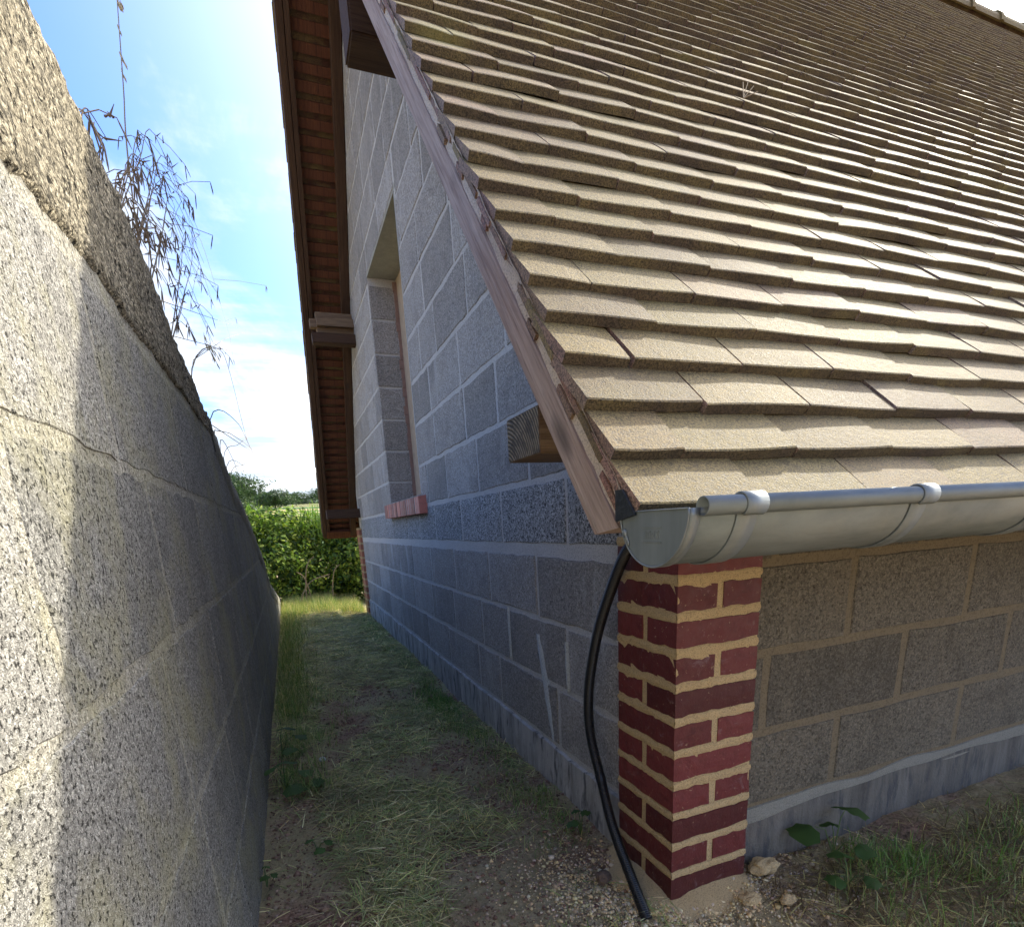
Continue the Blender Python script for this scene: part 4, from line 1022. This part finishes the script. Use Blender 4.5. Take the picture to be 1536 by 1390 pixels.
def stalk(name, pts, r, label, head=None, cat='grass stalk'):
    t = tag(empty(name, pts[0]), label, cat); o = Vector(pts[0]); mb_ = MB(); P_ = catmull([tuple(Vector(p_)-o) for p_ in pts], 6); mb_.tube(P_, [1.6*r*(1-.4*i/len(P_)) for i in range(len(P_))], 5); mb_.build('stem', M['drystem'] if not head else M['drystem'], t)
    if head:
        hd_ = MB()
        for k in range(head[0]):
            a = P_[-1-random.randrange(max(1, len(P_)//3))]; e = a+Vector((random.uniform(-.3, 1)*head[1]*.6, random.uniform(-1, 1)*head[1], random.uniform(-.7, .5)*head[1])); hd_.tube([a, (a+e)/2+Vector((0, 0, .01)), e], .0011, 3); 
            for q_ in range(3): c = a+(e-a)*random.uniform(.4, 1); hd_.tube([c, c+Vector((.004, .002, -.012)), c+Vector((.006, .002, -.022))], [.0008, .0028, .0006], 4)
        tag(hd_.build('seed_head', M['straw'] if head[2] else M['drystem'], t), kind='stuff')
    return t
stalk('tall_grass_stalk', [(-1.05, 1.35, 1.3), at(195, 265, -1.0), at(185, 130, -1.0), at(176, 5, -1.0)], .0016, 'single tall thin stalk rising straight against the blue sky', (9, .02, True))
for (px, py, lab) in ((385, 500, 'feathery dry grass head, upper of two, spreading pale against white cloud'), (405, 540, 'feathery dry grass head, lower of two, spreading pale against white cloud')):
    stalk('feather_grass', [(-1.05, 2.2, 1.1), at(290, 540, -.98), at(340, py-15, -.96), at(px, py, -.94)], .0010, lab, (44, .12, True))
stalk('bent_straw', [(-1.05, 2.2, 1.1), at(288, 553, -.97), at(330, 525, -.97), at(345, 560, -.96), at(365, 640, -.95), at(372, 665, -.95)], .0016, 'bent dry straw folding down from the wall top')
stalk('bent_straw', [(-1.05, 3.0, .95), at(315, 630, -.97), at(355, 633, -.96), at(375, 670, -.95), at(403, 728, -.93)], .0018, 'long bent straw leaning down towards the hedge')
stalk('bent_straw', [(-1.05, 3.2, .9), at(322, 645, -.97), at(370, 672, -.95), at(420, 705, -.92), at(460, 738, -.9)], .0015, 'thin straight straw slanting across the horizon')
for i, (a, b, c, d_) in enumerate(((335, 690, 372, 655), (340, 700, 390, 712), (330, 668, 360, 720), (345, 715, 378, 690))):
    stalk('dry_twig', [(-1.04, 3.1, .86), at(a, b, -.97), at((a+c)/2+4, (b+d_)/2-6, -.96), at(c, d_, -.95)], .0013, ['short dry twig, uppermost of the tangle by the horizon', 'short dry twig lying flattest over the hedge top', 'short dry twig crossing the others steeply', 'short dry twig nearest the hill'][i], None, 'twig')
# broken straw resting on the tiles
def rt(px, py):
    d = FW+RT*((px-PX)/F_PX)-UP*((py-PY)/F_PX); N = Vector((0, -ST, CT)); t = (Vector((0, EY, EZ))-CAM).dot(N)/d.dot(N); return CAM+d*t+N*.006
c = rt(1113, 152); tw = MB()
for a in ((1108, 140), (1116, 138), (1124, 146), (1130, 154)): tw.tube([tuple(c), tuple(rt(*a)+Vector((0, -.01, .012)))], .0011, 4)
tag(tw.build('straw_sprig', M['drystem']), 'pale forked sprig of straw caught on the roof tiles', 'straw')

# ---------------------------------------------------------------- hedge, trees and wood beyond
HEDGE = [(.16, .25, .04), (.25, .35, .05), (.08, .13, .03), (.38, .44, .08), (.05, .09, .025)]
def bush(name, cen, rad, n, size, label, cat, cols, group=None, stem=True):
    t = tag(empty(name, (cen[0], cen[1], 0)), label, cat, group)
    th_ = rng.uniform(0, 2*math.pi, n); ph = np.arccos(rng.uniform(-.95, 1, n)); rr = rng.uniform(.55, 1.0, n)**.6
    u = np.stack([np.sin(ph)*np.cos(th_), np.sin(ph)*np.sin(th_), np.cos(ph)], 1)
    lump = np.array([1+.26*mn.noise(Vector(a*2.2)+Vector(cen))+.16*mn.noise(Vector(a*6)+Vector(cen)) for a in u]); rr = rr*lump
    P_ = u*rr[:, None]*np.array(rad)+np.array([0, 0, cen[2]]); ok = P_[:, 2] > .0; P_, u, rr = P_[ok], u[ok], rr[ok]; m_ = len(P_)
    nr = u+rng.normal(0, .7, u.shape)+np.array([0, 0, .5]); leaves('foliage', M['leaf'], P_, nr, rng.uniform(*size, m_), tints(m_, cols, .3), t, .6)
    if stem:
        sm = MB()
        for i in range(7):
            a = rng.uniform(0, 6.28); sm.tube([(rng.normal(0, .05), rng.normal(0, .05), -.05), (math.cos(a)*rad[0]*.3, math.sin(a)*rad[1]*.3, cen[2]*.7), (math.cos(a)*rad[0]*.7, math.sin(a)*rad[1]*.7, cen[2]+rad[2]*.5)], [.018, .012, .005], 5)
        sm.build('stem', M['bark'], t)
    return t
hs = [(-1.55, 6.9, .55, .75, .75, .66, 'bright green hedge shrub at the left end, behind the boundary wall'), (-.85, 7.0, .52, .62, .60, .66, 'hedge shrub with pale yellow-green top beside the wall end'), (-.30, 7.25, .45, .62, .6, .60, 'dark-based hedge shrub in the middle of the passage end'),
      (.30, 7.0, .50, .60, .6, .68, 'hedge shrub under the far roof verge'), (1.0, 7.2, .52, .75, .6, .66, 'hedge shrub mostly hidden behind the far brick pier')]
for i, (x_, y_, z_, a, b, c_, lab) in enumerate(hs): bush('hedge_shrub', (x_, y_, z_+.05), (a, b, c_+.05), 8500, (.032, .07), lab, 'shrub', HEDGE, 'hedge shrubs closing the passage')
# young shoots along the hedge top
n = 3800; x = rng.uniform(-1.9, 1.2, n); sh = blades('hedge_shoots', M['blade'], np.stack([x, rng.uniform(6.7, 7.2, n), rng.uniform(.7, 1.10, n)+.16*nmask(x, x*0, 2.1, 5)], 1), unit(np.stack([rng.normal(0, .4, n), rng.normal(-.1, .4, n), np.ones(n)], 1)), rng.uniform(.08, .28, n), rng.uniform(.008, .018, n), tints(n, [(.2, .3, .06), (.14, .24, .05)]), rng.uniform(0, .4, n))
for i, (x_, y_, h, lx, lab) in enumerate(((-.62, 6.30, .62, .12, 'bare pale stem arching in front of the hedge, tallest'), (-.55, 6.35, .45, -.10, 'bare pale stem leaning left before the hedge'), (-.30, 6.35, .50, .10, 'bare pale stem standing before the dark middle of the hedge'), (-.70, 6.2, .40, .30, 'bare pale stem bent right over the long grass'))):
    stalk('bare_stem', [(x_, y_, 0), (x_+lx*.2, y_, h*.5), (x_+lx*.6, y_-.03, h*.85), (x_+lx*1.3, y_-.05, h)], .005, lab, None, 'stem')
def clump_tree(loc, h, rw, lab, cols, nlf=3500, size=(.25, .6), group='trees on the horizon'):
    t = tag(empty('hedgerow_tree', loc), lab, 'tree', group); tr = MB(); tr.tube([(0, 0, -1), (0, 0, h*.6)], [h*.04, h*.02], 6); tr.build('trunk', M['bark'], t)
    u = unit(rng.normal(0, 1, (nlf, 3))); lump = np.array([1+.55*mn.noise(Vector(a*2.3)+Vector(loc)) for a in u])
    P_ = u*(rng.uniform(.6, 1, nlf)*lump)[:, None]*np.array([rw, rw, h*.42])+np.array([0, 0, h*.58]); leaves('crown', M['leaf'], P_, u+rng.normal(0, .5, u.shape), rng.uniform(*size, nlf), tints(nlf, cols, .3), t, .8)
DK = [(.035, .06, .03), (.05, .085, .035), (.06, .09, .05)]
clump_tree((-11.0, 150, 7.8), 8.0, 7.5, 'dark round tree at the right foot of the wooded hill', DK); clump_tree((-2.6, 170, 7.6), 5.5, 5.5, 'small dark tree just right of the wooded hill', DK)
clump_tree((5.5, 300, 14.5), 7, 8, 'low bushy tree left of the straw field', DK); clump_tree((18.5, 300, 15.2), 8, 7, 'dark tree at the roof verge, right of the straw field', DK)
n = 26000; x = rng.uniform(-58, -4, n); y = rng.uniform(170, 290, n)
def hill_z(x, y):
    u, v = (x+31)/27, (y-230)/60; return 6+18*(1-np.minimum(1, u*u+v*v))
z_ = hill_z(x, y)+rng.uniform(0, 4.0, n); ok = ((x+31)/27)**2+((y-230)/60)**2 < .97; P_ = np.stack([x, y, z_], 1)[ok]
tag(leaves('hill_wood', M['leaf'], P_, rng.normal(0, 1, P_.shape)+np.array([0, -.5, .8]), rng.uniform(.6, 1.5, len(P_)), tints(len(P_), [(.08, .12, .06), (.11, .15, .07), (.06, .09, .05)], .3), None, .9), kind='stuff')
n = 16000; x = rng.uniform(-60, 120, n); y = rng.uniform(395, 430, n); P_ = np.stack([x, y, 21+rng.uniform(0, 1, n)**1.5*(5+2.5*np.sin(x*.35)+1.5*np.sin(x*.9))], 1)
tag(leaves('horizon_wood', M['leaf'], P_, rng.normal(0, 1, P_.shape)+np.array([0, -.5, .8]), rng.uniform(.6, 1.4, n), tints(n, [(.07, .10, .08), (.09, .12, .09)], .3), None, .9), kind='stuff')
